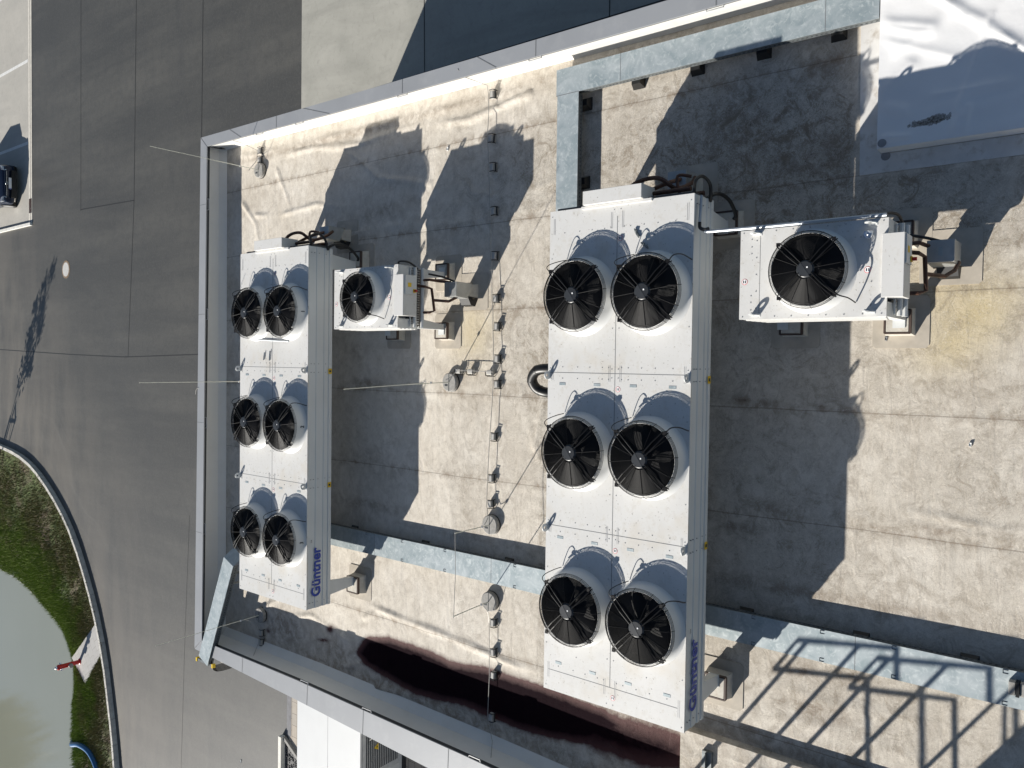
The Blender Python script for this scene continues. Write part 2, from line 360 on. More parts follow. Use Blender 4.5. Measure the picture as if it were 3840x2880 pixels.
def curve_pts(pts, n=8):
    P = [Vector(p) for p in pts]; out = []
    for i in range(len(P)-1):
        p0 = P[max(i-1, 0)]; p1 = P[i]; p2 = P[i+1]; p3 = P[min(i+2, len(P)-1)]
        for k in range(n):
            t = k/n; out.append(.5*((2*p1)+(p2-p0)*t+(2*p0-5*p1+4*p2-p3)*t*t+(3*p1-p0-3*p2+p3)*t**3))
    out.append(P[-1]); return out
def text_mesh(name, body, size, mat, parent, loc, rot, bold=0, extrude=.001, sx=1):
    cu = bpy.data.curves.new(name, 'FONT'); cu.body = body; cu.size = size; cu.offset = bold; cu.extrude = extrude
    t = bpy.data.objects.new('tmp_text', cu); COL.objects.link(t)
    bpy.context.view_layer.update()
    me = bpy.data.meshes.new_from_object(t.evaluated_get(bpy.context.evaluated_depsgraph_get())); me.name = name
    bpy.data.objects.remove(t); bpy.data.curves.remove(cu)
    me.materials.clear(); me.materials.append(mat)
    o = bpy.data.objects.new(name, me); COL.objects.link(o); o.parent = parent; o.location = loc; o.rotation_euler = rot; o.scale = (sx, 1, 1)
    return o

# ================================================================ SETTING
GZ = -4.0
kerb_out = [(-4.0, 60), (-4.15, 46), (-4.27, 42.94), (-4.7, 39.61), (-5.72, 37.09), (-7.34, 34.79), (-9.49, 33.07), (-11.37, 32.05), (-13.1, 31.46), (-16.23, 30.77), (-22, 30.1), (-60, 29)]
KC = [(p.x, p.y) for p in curve_pts([(x, y, 0) for x, y in kerb_out], 6)]
poly = [(-4.0, 500)]+KC+[(-500, 28), (-500, -200), (500, -200), (500, 500)]
mb = MB(); mb.add([(x, y, GZ) for x, y in poly], [tuple(range(len(poly)))])
me = bpy.data.meshes.new('asphalt_road'); bm = bmesh.new()
bvs = [bm.verts.new((x, y, GZ)) for x, y in poly]; bf = bm.faces.new(bvs); bmesh.ops.triangulate(bm, faces=[bf]); bmesh.ops.recalc_face_normals(bm, faces=bm.faces)
for f_ in bm.faces:
    if f_.normal.z < 0: f_.normal_flip()
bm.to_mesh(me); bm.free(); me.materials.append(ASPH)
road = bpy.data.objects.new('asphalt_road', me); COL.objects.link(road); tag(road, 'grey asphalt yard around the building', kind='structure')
# asphalt lane joints
mb = MB()
def strip(mb, pts, wd, z, mat=None):
    P = [Vector((x, y, 0)) for x, y in pts]; vs = []; fs = []
    for i, p in enumerate(P):
        t = (P[min(i+1, len(P)-1)]-P[max(i-1, 0)]).normalized(); n_ = Vector((-t.y, t.x, 0))*wd/2
        vs += [(*(p+n_).xy, z), (*(p-n_).xy, z)]
    for i in range(len(P)-1): fs.append((2*i+1, 2*i+3, 2*i+2, 2*i))
    mb.add(vs, fs, mat)
JM = simple('joint_bitumen', (.022, .022, .022), .6)
for pts in ([(.05, 30.05), (5.9, 29.58), (13.4, 29.4), (30, 29)], [(6.05, 34.08), (14.7, 34.03), (30, 34)], [(.1, 25.06), (6, 24.9), (12.2, 24.8), (30, 24.6)],
            [(.42, 45), (.31, 42.9), (.1, 35), (.02, 30.3), (.14, 25.1), (.3, 20)], [(5.95, 29.57), (6.1, 34.1)]):
    strip(mb, pts, .035, GZ+.004)
strip(mb, [(-5.5, 25.6), (-10, 25.9), (-20, 26.4)], .014, GZ+.004)
tag(mb.build('joint_lines', JM), 'dark sealed joints across the asphalt', kind='structure')
# light concrete apron on the right side of the building
mb = MB(); mb.add([(3, -60, GZ+.006), (200, -60, GZ+.006), (200, 19.4, GZ+.006), (3, 19.4, GZ+.006)], [(0, 1, 2, 3)])
tag(mb.build('concrete_apron', CONCL), 'light concrete apron beside the building', kind='structure')
mb = MB()
for x in (7.42, 12.0, 16.5): strip(mb, [(x, 19.35), (x, -40)], .03, GZ+.010)
for y in (15.0, 8.8, 2): strip(mb, [(3, y-.8 if y > 9 else y), (40, y)], .03, GZ+.010)
tag(mb.build('joint_grooves', simple('joint_dark', (.05, .05, .045), .8)), 'saw-cut joints in the light concrete', kind='structure')  # flat dark lines drawn over the concrete joints
# parking area
mb = MB(); mb.add([(6.05, 39.35, GZ+.006), (200, 39.15, GZ+.006), (200, 200, GZ+.006), (6.05, 200, GZ+.006)], [(0, 1, 2, 3)])
tag(mb.build('parking_pavement', CONCP), 'pale concrete parking area across the road', kind='structure')
mb = MB()
for a, b in (((9.78, 49), (9.7, 39.4)), ((13.41, 49), (13.4, 39.4)), ((17, 49), (17, 39.4)), ((20.6, 49), (20.6, 39.4))): strip(mb, [a, b], .14, GZ+.010)
tag(mb.build('road_marking', simple('white_marking', (.62, .62, .60), .7, var=.12, vscale=9)), 'white parking bay lines', kind='structure')
mb = MB(); mb.box(5.93, 6.05, 39.0, 70, GZ, GZ+.10)
tag(mb.build('kerb', simple('kerb_white', (.62, .61, .57), .8, var=.15)), 'white edging stone along the parking area', kind='structure', cat=None)
drain = empty('drainage_channel', (0, 0, GZ), 'long concrete drainage channel in front of the parked car', 'drain')
mb = MB(); mb.box(5.95, 60, 38.98, 39.13, 0, .014); mb.box(5.95, 60, 39.17, 39.34, 0, .014); mb.build('edge_strip', simple('channel_concrete', (.55, .52, .46), .8), drain)
mb = MB(); mb.box(5.95, 60, 39.13, 39.17, 0, .008); mb.build('channel_slot', CAPIN, drain)
mb = MB(); mb.box(6.5, 7.15, 39.02, 39.30, .014, .020, CAPIN)
for k in range(11): mb.box(6.53+k*.057, 6.555+k*.057, 39.03, 39.29, .020, .03, COPPER)
mb.build('grate', None, drain)
# pond, bank, kerb
mb = MB(); mb.add([(-400, 30.6, -4.2), (-4.6, 30.6, -4.2), (-4.6, 400, -4.2), (-400, 400, -4.2)], [(0, 1, 2, 3)])
tag(mb.build('pond_water', WATER), 'still grey-green pond water', kind='structure')
mb = MB(); mb.add([(-500, 29, -5.2), (-4, 29, -5.2), (-4, 500, -5.2), (-500, 500, -5.2)], [(0, 1, 2, 3)]); tag(mb.build('pond_bed', SOIL), 'soil under the pond', kind='structure')
pond_edge = [(-10.3, 60), (-10.5, 46), (-10.56, 43.62), (-10.77, 40.75), (-11.45, 38.14), (-12.08, 36.21), (-12.63, 35.52), (-13.33, 35.07), (-14.54, 35.08), (-15.85, 35.4), (-22, 35.4), (-60, 35)]
PE = [(p.x, p.y) for p in curve_pts([(x, y, 0) for x, y in pond_edge], 6)]
vs = []; fs = []; nb = 14; nk = len(KC); bank_h = {}
rk = random.Random(3)
for i in range(nk):
    for j in range(nb+1):
        t = j/nb; x = KC[i][0]*(1-t)+PE[i][0]*t; y = KC[i][1]*(1-t)+PE[i][1]*t
        z = -3.91-.02*t-(.34*max(0, (t-.7)/.3)**1.3)+noise.noise((x*.9, y*.9, 0))*.05
        if t == 0: z = -3.86
        if j == nb: z = -4.26
        vs.append((x, y, z))
for i in range(nk-1):
    for j in range(nb): a = i*(nb+1)+j; fs.append((a, a+1, a+nb+2, a+nb+1))
mb = MB(); mb.add(vs, fs); bank = tag(mb.build('bank_ground', SOIL, smooth=True), 'earth bank between road kerb and pond', kind='structure')
BV = np.array(vs).reshape(nk, nb+1, 3)
SLAB = [(-10.72, 32.40), (-11.83, 31.95), (-13.55, 33.45), (-12.76, 34.72)]
def inpoly(x, y, P):
    c = False; n = len(P)
    for i in range(n):
        x1, y1 = P[i]; x2, y2 = P[(i+1) % n]
        if (y1 > y) != (y2 > y) and x < (x2-x1)*(y-y1)/(y2-y1)+x1: c = not c
    return c
# grass blades
gv = []; gf = []; gw = []
rg = random.Random(5)
for _ in range(90000):
    i = rg.uniform(10, nk-8); i0 = int(i); ti = i-i0; j = rg.random()**.85*nb*.999; j0 = int(j); tj = j-j0
    p = (BV[i0, j0]*(1-ti)+BV[i0+1, j0]*ti)*(1-tj)+(BV[i0, j0+1]*(1-ti)+BV[i0+1, j0+1]*ti)*tj
    if p[1] > 47 or p[0] < -22: continue
    if inpoly(p[0], p[1], SLAB): continue
    dens = noise.noise((p[0]*.55, p[1]*.55, 3))+.35*noise.noise((p[0]*2, p[1]*2, 5))+.9*(j/nb)-.30
    if dens < rg.uniform(-.75, .15): continue
    h = rg.uniform(.05, .14)*(1+.9*(j/nb)); a = rg.uniform(0, 2*pi); ww = rg.uniform(.008, .02); lx, ly = rg.uniform(-.06, .06), rg.uniform(-.06, .06)
    o = len(gv); gv += [(p[0]-cos(a)*ww, p[1]-sin(a)*ww, p[2]-.01), (p[0]+cos(a)*ww, p[1]+sin(a)*ww, p[2]-.01), (p[0]+lx, p[1]+ly, p[2]+h)]
    gf.append((o, o+1, o+2)); gw += [j/nb]*3
mb = MB(); mb.add(gv, gf); go = tag(mb.build('grass', GRASS), 'patchy green grass on the pond bank', 'grass', kind='stuff')
ga = go.data.attributes.new('wet', 'FLOAT', 'POINT'); ga.data.foreach_set('value', np.array(gw, np.float32))
# kerb stones
mb = MB(); L = 0; seglen = 1.0
pts = [Vector((x, y, 0)) for x, y in KC]
def resample(P, step):
    out = [P[0]]; acc = 0
    for a, b in zip(P, P[1:]):
        d = (b-a).length; t = step-acc
        while t <= d: out.append(a+(b-a)*t/d); t += step
        acc = (acc+d) % step
    return out
RP = resample(pts, 1.0)
for a, b in zip(RP, RP[1:]):
    t = (b-a).normalized(); n_ = Vector((t.y, -t.x, 0)); a2 = a+t*.006; b2 = b-t*.006
    if n_.dot(Vector((-8.5, 37, 0))-a) < 0 and a.y > 33: n_ = -n_
    q = [a2, b2, b2+n_*.14, a2+n_*.14]
    zt = GZ+.19+rk.uniform(-.004, .004)
    mb.prism([(v.x, v.y) for v in q], GZ-.1, zt)
tag(mb.build('kerb', simple('kerb_concrete', (.52, .50, .46), .85, var=.2, vscale=5)), 'curved concrete kerb stones along the pond bank', kind='structure')
mb = MB(); mb.prism(SLAB, -4.1, -3.865); tag(mb.build('slab_paving', SLABM), 'pale paving slabs in the grass under the red hydrant', kind='structure')
# edge stones of pond
mb = MB()
for i in range(12, 40):
    for k in range(3):
        t = k/3; x = PE[i][0]*(1-t)+PE[i+1][0]*t; y = PE[i][1]*(1-t)+PE[i+1][1]*t
        if y > 48 or y < 35.4: continue
        r = rk.uniform(.03, .06); mb.lathe([(r, 0), (r*1.2, r*.5), (r*.5, r)], (x, y, -4.22), 6)
tag(mb.build('pond_edging', simple('stones', (.34, .33, .31), .8, var=.3, vscale=10)), 'row of small pale stones at the water edge', kind='structure')

# paving, gravel, edging near the white substation
mb = MB(); mb.prism([(-10.07, 19.85), (-11.56, 19.88), (-13.5, 18.8), (-13.5, 4), (-7, 4), (-7, 19.85)], GZ-.1, GZ+.012); tag(mb.build('block_paving', PAVE), 'beige paving blocks around the white cabinet', kind='structure')
mb = MB(); mb.box(-11.55, -7, 19.72, 19.93, GZ-.1, GZ+.018); tag(mb.build('paving_edge', simple('dark_grey_block', (.17, .17, .18), .8, var=.2)), 'dark block edging of the paving', kind='structure')
mb = MB(); mb.add([(-11.66, 20.0, GZ+.016), (-16, 20.05, GZ+.016), (-16, 16, GZ+.016), (-13.9, 17, GZ+.016)], [(3, 2, 1, 0)]); gr0 = tag(mb.build('gravel_bed', GRAVEL), 'dark ground under the gravel', kind='structure')
gv = MB()
for _ in range(2600):
    y = rk.uniform(16.5, 19.97); x = rk.uniform(-15.5, -11.7)
    if y < 19.97+(x+11.7)*.0 and x > -11.75-(19.95-y)*.62+.0: continue
    r = rk.uniform(.012, .028); gv.lathe([(r, 0), (r*1.1, r*.6), (r*.3, r*1.1)], (x, y, GZ+.016), 5)
tag(gv.build('gravel', GRAVEL), 'black gravel between edging stone and kerb', 'gravel', kind='stuff')
mb = MB(); mb.prism([(-11.62, 19.98), (-11.70, 20.02), (-14.5, 15.5), (-14.38, 15.4)], GZ, GZ+.09); tag(mb.build('kerb', CONC), 'narrow edging stone beside the black gravel', kind='structure')
mb = MB(); mb.box(-16, -11.62, 20.03, 20.17, GZ-.1, GZ+.16); tag(mb.build('kerb', simple('white_kerb_paint', (.70, .68, .62), .7, var=.12, vscale=9)), 'white painted kerb beside the black gravel', kind='structure')

# ================================================================ BUILDING
bld = empty('building', (0, 0, GZ), 'flat-roofed grey building with beige membrane roof', 'building')
def bpart(mb, name, mat=None, **k):
    o = mb.build(name, mat, bld, **k); o.location = (0, 0, -GZ); return o
# outline: outer corners at top of parapet
OR = [(5.18, 17.13), (5.125, 12.0), (5.10, 8.0), (5.09, 5.0), (5.09, -3)]     # right outer edge
IR = [(4.94, 16.89), (4.87, 12.5), (4.84, 9.0), (4.82, 5.5), (4.81, -3)]    # right inner top edge
PL = .62                                                                     # the left parapet stands a little higher
OLft = [(-6.90, 17.16), (-7.03, 13.3), (-7.20, 9.4), (-7.42, 4.9)]
ILft = [(-6.63, 16.86), (-6.62, 13.3), (-6.70, 8.6), (-6.82, 4.9)]
PH = .5
def ramp_strip(mb, A, B, za, zb, mat=None):
    vs = [(*a, za) for a in A]+[(*b, zb) for b in B]; n = len(A)
    mb.add(vs, [(i, i+1, n+i+1, n+i) for i in range(n-1)], mat)
# caps: thin folded sheet with joint lines; every clip is a part of its own
def lerp_edge(E, y):
    for a, b in zip(E, E[1:]):
        if a[1] >= y >= b[1]: t = (a[1]-y)/(a[1]-b[1]); return (a[0]+(b[0]-a[0])*t, y)
    return E[-1]
def seg_cap(A, B, z):
    mb = MB(); T = .025; mb._mi(CAPM)
    for i in range(len(A)-1):
        mb.hexa([(*A[i], z), (*A[i+1], z), (*B[i+1], z), (*B[i], z), (*A[i], z+T), (*A[i+1], z+T), (*B[i+1], z+T), (*B[i], z+T)], CAPM)
        mb.hexa([(*A[i], z-.12), (*A[i+1], z-.12), (A[i+1][0]*.998, A[i+1][1], z-.12), (A[i][0]*.998, A[i][1], z-.12), (*A[i], z-.001), (*A[i+1], z-.001), (A[i+1][0]*.998, A[i+1][1], z-.001), (A[i][0]*.998, A[i][1], z-.001)], CAPM)
    return mb
mbc = seg_cap(OR, IR, PH)
for yo, yi in ((15.95, 15.5), (14.2, 14.2), (13.3, 12.45), (10.4, 10.4), (8.62, 8.2), (7.4, 7.4), (4.4, 4.4)): strip(mbc, [lerp_edge(OR, yo), lerp_edge(IR, yi)], .012, PH+.029, GROOVE)
bpart(mbc, 'parapet_cap')
mbc = seg_cap(OLft, ILft, PL)
for y in (12.9, 11.2, 9.0, 7.1, 15.2): strip(mbc, [lerp_edge(OLft, y), lerp_edge(ILft, y-.02)], .012, PL+.029, GROOVE)
bpart(mbc, 'parapet_cap')
mbc = MB(); FO = [(-6.885, 17.165, PL), (5.175, 17.145, PH)]; FI = [(-6.63, 16.85, PL), (4.94, 16.885, PH)]
mbc.hexa([FO[0], FI[0], FI[1], FO[1], *[(x, y, z+.028) for x, y, z in (FO[0], FI[0], FI[1], FO[1])]], CAPM)
for x in (3.6, 1.04, -1.5, -4.1):
    zz = PH+(PL-PH)*(5-x)/11.8+.0295; strip(mbc, [(x, 17.15), (x, 16.88)], .012, zz, GROOVE)
strip(mbc, [(-6.87, 17.15), (-6.64, 16.87)], .01, PL+.0295, GROOVE); strip(mbc, [(5.17, 17.14), (4.94, 16.89)], .01, PH+.0295, GROOVE)
bpart(mbc, 'parapet_cap')
CLIPM = simple('clip_steel', (.5, .5, .5), .4, .6)
for y in (14.82, 13.43, 10.41, 7.42, 4.42):
    mbk = MB(); x, _ = lerp_edge(IR, y); mbk.tube([(x+.01, y+.13, PH+.01), (x-.035, y+.12, PH+.01), (x-.035, y-.12, PH+.01), (x+.01, y-.13, PH+.01)], .010, 6); bpart(mbk, 'cap_clip', CLIPM)
for y in (13.0, 11.1, 8.4):
    mbk = MB(); x, _ = lerp_edge(ILft, y); mbk.tube([(x-.01, y+.13, PL+.01), (x+.04, y+.12, PL+.01), (x+.04, y-.12, PL+.01), (x-.01, y-.13, PL+.01)], .010, 6); bpart(mbk, 'cap_clip', CLIPM)
for x in (3.6, 1.04, -4.0, -1.5):
    zz = PH+(PL-PH)*(5-x)/11.8; mbk = MB(); mbk.tube([(x+.13, 16.93, zz-.02), (x+.12, 16.83, zz-.02), (x-.12, 16.83, zz-.02), (x-.13, 16.93, zz-.02)], .010, 6); bpart(mbk, 'cap_clip', CLIPM)
# walls
mb = MB()
def wallq(a, b, za, zb): mb.add([(*a, GZ), (*b, GZ), (*b, zb), (*a, za)], [(0, 1, 2, 3)])
wallq((5.13, 17.10), (5.05, -3), PH, PH); wallq((5.13, 17.10), (-6.86, 17.12), PH, PL); wallq((-6.86, 17.12), (-7.38, 4.9), PL, PL); wallq((-7.38, 4.9), (-7.8, -3), PL, PL); wallq((-7.8, -3), (5.05, -3), PL, PH)
bpart(mb, 'wall', WALLM)
def shift(E, d): return [(x+d, y) for x, y in E]
ir = MB(); ramp_strip(ir, shift(IR, .012), shift(IR, .065), PH-.04, .10); ramp_strip(ir, shift(IR, .065), shift(IR, .035), .10, .004)
bpart(ir, 'parapet_flashing', FLASH)
il = MB(); ramp_strip(il, shift(ILft, -.03), shift(ILft, .0), PL-.12, .12); ramp_strip(il, shift(ILft, .0), shift(ILft, .16), .12, .004)
bpart(il, 'parapet_flashing', FLASH)
il = MB(); ramp_strip(il, shift(ILft, -.05), shift(ILft, -.03), PL, PL-.12); bpart(il, 'cap_recess_shade', CAPIN)  # dark strip paints the shade of the recess under the cap
fl = MB()
def farq(ya, yb, da, db, mb):     # strip along the far parapet, heights measured down from the cap (None = roof level)
    L_, R_ = -6.75, 4.98; zl, zr = PL, PH
    za = [(zl-da) if da is not None and da < 9 else da-10 if da is not None else .004, (zr-da) if da is not None and da < 9 else da-10 if da is not None else .004]
    zb = [(zl-db) if db < 9 else db-10, (zr-db) if db < 9 else db-10]
    mb.add([(L_, ya, za[0]), (R_, ya, za[1]), (R_, yb, zb[1]), (L_, yb, zb[0])], [(0, 1, 2, 3)])
farq(17.03, 17.00, .14, 10.15, fl); farq(17.0, 16.88, 10.15, 10.004, fl); bpart(fl, 'parapet_flashing', FLASH)
fl = MB(); farq(17.05, 17.03, 0.0, .14, fl); bpart(fl, 'cap_recess_shade', CAPIN)  # same painted recess shade along the far parapet

# roof membrane with wrinkles
NX, NY = 300, 480
xs = np.linspace(-7.4, 5.15, NX); ys = np.linspace(-3, 17.1, NY); GX, GY = np.meshgrid(xs, ys, indexing='ij')
def fbm(X, Y, sc, seed, oct=3):
    r = np.random.default_rng(seed); out = np.zeros_like(X); amp = 1
    for o in range(oct):
        for _ in range(5):
            a = r.uniform(0, 2*np.pi); k = sc*2**o*r.uniform(.7, 1.4); out += amp*np.sin(k*(X*np.cos(a)+Y*np.sin(a))+r.uniform(0, 6.28)+1.5*np.sin(k*.6*(X*np.sin(a)-Y*np.cos(a))+r.uniform(0, 6)))
        amp *= .5
    return out/5
def segd(X, Y, pts, wob=0, seed=0):
    best = np.full_like(X, 9.); T = fbm(X, Y, 3, seed, 2)*wob
    for (x1, y1), (x2, y2) in zip(pts, pts[1:]):
        dx, dy = x2-x1, y2-y1; t = np.clip(((X-x1)*dx+(Y-y1)*dy)/(dx*dx+dy*dy), 0, 1)
        best = np.minimum(best, np.hypot(X-x1-t*dx, Y-y1-t*dy))
    return np.abs(best+T) if wob else best
H = np.zeros_like(GX); far = 1/(1+np.exp(-(GY-7.5)*1.2))
H += .0045*fbm(GX, GY, 2.2, 1)*(.5+far*.9)+.0035*far*np.maximum(0, fbm(GX*.5+GY*.9, GY*.3-GX*1.6, 4.0, 5, 2))**2
folds = [([(4.55, 16.3), (4.5, 13.6), (4.35, 12.2), (4.45, 10.8), (4.3, 9.2), (4.5, 7.9)], .05, .028, .05), ([(4.7, 16.6), (4.62, 12), (4.6, 8)], .05, .018, .04),
         ([(4.2, 14.9), (3.7, 14.6), (3.3, 14.4)], .04, .014, .05), ([(3.6, 16.2), (3.1, 15.7), (2.6, 15.6)], .05, .018, .05), ([(4.2, 12.4), (3.6, 11.6), (3.3, 10.2)], .06, .014, .06),
         ([(3.3, 15.7), (3.2, 14.8), (3.3, 13.5), (3.1, 12.3)], .05, .02, .05), ([(3.6, 9.6), (3.0, 9.1), (2.8, 8.3), (3.0, 7.3)], .05, .016, .05), ([(2.55, 13), (2.62, 11), (2.5, 9.4), (2.6, 7.4)], .05, .014, .04),
         ([(-.4, 8.0), (-.9, 7.9), (-1.6, 7.6)], .04, .014, .04), ([(.6, 7.2), (-.6, 7.5), (-1.4, 7.7)], .05, .016, .04), ([(.7, 7.7), (.1, 7.9)], .04, .012, .04),
         ([(-4.9, 11.9), (-5.0, 10.6), (-5.05, 9.6), (-5.2, 8), (-5.1, 6.8)], .05, .018, .05), ([(-5.15, 11.4), (-4.75, 11.0), (-4.5, 10.7)], .04, .018, .03), ([(-5.2, 11.9), (-4.9, 11.4), (-4.95, 11.0)], .04, .015, .03),
         ([(-6.35, 12.5), (-6.05, 11.7), (-5.95, 11.2)], .05, .03, .05), ([(-6.5, 11.5), (-6.3, 9.5), (-6.2, 7.6), (-6.4, 6.4)], .05, .02, .06), ([(-6.3, 7.2), (-5.9, 6.2), (-6.2, 5.2)], .05, .025, .05),
         ([(-5.7, 15.3), (-5.0, 14.2), (-4.4, 13.7)], .04, .02, .05), ([(-5.9, 15.0), (-5.5, 13.6), (-5.8, 12.3)], .04, .018, .05), ([(-5.4, 15.4), (-4.9, 14.9)], .03, .015, .04),
         ([(-4.3, 3.9), (-4.4, 2.9), (-4.3, 1.8)], .07, .005, .05), ([(-4.8, 3.6), (-4.7, 2.6), (-4.85, 1.4)], .07, .005, .05), ([(-1.75, 2.1), (-1.85, 1.0), (-1.8, .2)], .05, .016, .04), ([(-1.9, 2.6), (-1.95, .6)], .05, .01, .04),
         ([(.35, 1.35), (.55, 1.2), (.85, .95)], .04, .012, .03), ([(2.7, 5.6), (3.1, 5.0), (3.3, 4.3)], .05, .012, .04), ([(2.2, 5.4), (1.9, 4.7)], .05, .01, .04)]
for i, (p, wd, hh, wob) in enumerate(folds): H += 1.9*hh*np.exp(-(segd(GX, GY, p, wob, 40+i)/wd)**2)*(.55+.45*np.sin(fbm(GX, GY, 3, 90+i, 1)*3))
for x in SEAMX: H += .004*(GX < x)*np.exp(-((GX-x)/.12)**2)
H[0, :] = H[-1, :] = 0
verts = np.stack([GX, GY, H], -1).reshape(-1, 3)
idx = np.arange(NX*NY).reshape(NX, NY); q = np.stack([idx[:-1, :-1], idx[1:, :-1], idx[1:, 1:], idx[:-1, 1:]], -1).reshape(-1, 4)
me = bpy.data.meshes.new('roof'); me.from_pydata(verts.tolist(), [], q.tolist()); me.materials.append(MEMB)
me.polygons.foreach_set('use_smooth', [True]*len(me.polygons))
# stain masks
def pmask(P, soft):
    inside = np.zeros(GX.shape, bool); n = len(P)
    for i in range(n):
        x1, y1 = P[i]; x2, y2 = P[(i+1) % n]
        c = ((y1 > GY) != (y2 > GY)) & (GX < (x2-x1)*(GY-y1)/((y2-y1) or 1e-9)+x1); inside ^= c
    d = segd(GX, GY, P+[P[0]]); sd = np.where(inside, d, -d); return np.clip(.5+sd/soft*.5, 0, 1)
def blob(x, y, rx, ry, a=0):
    c, s_ = math.cos(a), math.sin(a); u = (GX-x)*c+(GY-y)*s_; v = -(GX-x)*s_+(GY-y)*c
    return np.exp(-((u/rx)**2+(v/ry)**2))
pud = [(-5.95, 12.05), (-5.65, 11.8), (-5.50, 11.2), (-5.50, 10.1), (-5.57, 9.57), (-5.47, 8.65), (-5.47, 7.9), (-5.48, 7.3), (-5.52, 6.3), (-5.62, 5.9), (-6.02, 6.6), (-6.14, 7.31), (-6.2, 7.95), (-6.16, 8.64), (-6.15, 9.18), (-6.23, 9.79), (-6.26, 10.44), (-6.19, 11.08), (-6.09, 11.75)]
pud2 = [(-5.45, 6.9), (-5.42, 4.8), (-5.95, 4.8), (-6.15, 5.5), (-6.15, 6.4), (-5.9, 7.2)]
dark = np.clip(pmask(pud, .20)+.14*(pmask(pud, .20) > .05), 0, 1); dark = np.maximum(dark, .80*pmask(pud2, .30))
for b_ in ((-5.66, 12.95, .15, .28, .4), (-5.95, 13.2, .07, .35, .2), (-6.2, 15.15, .10, .16, 0)): dark = np.maximum(dark, .50*blob(*b_))
lich = np.clip(.16+.75*np.exp(-((GX-3.1)/1.1)**2-((GY-4.6)/2.2)**2)+.5*np.exp(-((GX-2.6)/1.3)**2-((GY-2.4)/2)**2)+.22*(GY < 7.6)*(GX < 2)+.38*np.exp(-((GX+.6)/2.4)**2-((GY-7.4)/1.0)**2)+.4*np.exp(-((GX-3.2)/.7)**2-((GY-7.6)/.8)**2)+.2*fbm(GX, GY, 1.4, 77, 2), 0, 1)
lich *= np.where(GY > 9.6, .45, 1)
yel = np.clip(.5*blob(1.0, 1.75, .45, .6)+.55*blob(.3, 1.55, .35, .5, .4)+.35*blob(.75, 1.2, .3, .5)+.4*blob(.7, 9.1, .5, .5)+.25*blob(.2, 9.2, .5, .5), 0, 1)
gr = .45*np.clip(fbm(GX*1.6, GY*.7, 2.6, 31, 3)-.35, 0, 1)
for x in SEAMX: gr = np.maximum(gr, .5*np.exp(-((GX-x-.03)/.05)**2)*np.clip(fbm(GX*.3, GY*2.2, 2.4, int(50+x*3), 3)+.15, 0, 1))
for b_, a_ in (((1.0, 3.9, .05, .22), 1), ((.98, 4.15, .04, .12), .9), ((-.48, 4.1, .05, .18), 1), ((-.5, 3.75, .05, .22), 1), ((-.52, 3.1, .04, .08), .9), ((-.55, 2.75, .05, .10), .9), ((-.45, 11.9, .1, .5), .7), ((-2.25, 4.2, .12, .3), .6), ((-1.97, 3.7, .10, .35), .6), ((-4.05, 3.3, .12, .3), .8), ((-4.55, 3.1, .15, .45), .8), ((-4.0, 2.6, .1, .3), .6),
               ((3.0, 11.3, .08, .18), .9), ((2.1, 14.5, .06, .6), .5), ((2.9, 11.5, .15, .8), .45), ((2.6, 5.5, .12, .35, .3), .8), ((2.45, 4.6, .10, .22), .8), ((2.35, 4.2, .06, .12), .8), ((2.75, 3.2, .4, 1.0), .55), ((3.3, 4.3, .6, .7), .5), ((4.6, 12, .10, 5.), .55), ((4.66, 5, .12, 3.5), .7), ((-1.95, 1.7, .06, .25), .8), ((-3.15, 9, .04, 3.5), .25), ((-5.2, 3.5, .10, 1.2), .6), ((3.9, 3.1, .2, .4), .6), ((4.1, 2.6, .25, .3), .5), ((-.2, 1.4, .3, .25), .3),
               ((-6.45, 11, .22, 5.), .75), ((-6.0, 14.6, .5, .8), .75), ((-6.1, 12.8, .3, .9), .6), ((-5.6, 5.6, .5, .9), .7), ((-.1, 7.8, .04, .15), .6), ((.9, 7.6, .05, .25), .5), ((-3.0, 3.2, .10, 2.5), .5), ((-2.9, 11.8, .12, 1.1), .5), ((2.5, 1.2, .15, .9), .6)):
    gr = np.maximum(gr, a_*blob(*b_))
base_white = np.exp(-(np.maximum(0, np.maximum(GY-2.72, 2.4-GX))/.04)**2)*((GX > 2.35) & (GY < 2.8))
lich *= 1-.8*base_white; gr *= 1-base_white*.8
ca = me.color_attributes.new('stain', 'FLOAT_COLOR', 'POINT')
ca.data.foreach_set('color', np.stack([dark, lich, yel, np.clip(gr, 0, 1)], -1).reshape(-1).astype(np.float32))
me.update()
roof = bpy.data.objects.new('roof', me); COL.objects.link(roof); roof.parent = bld; roof.location = (0, 0, -GZ)

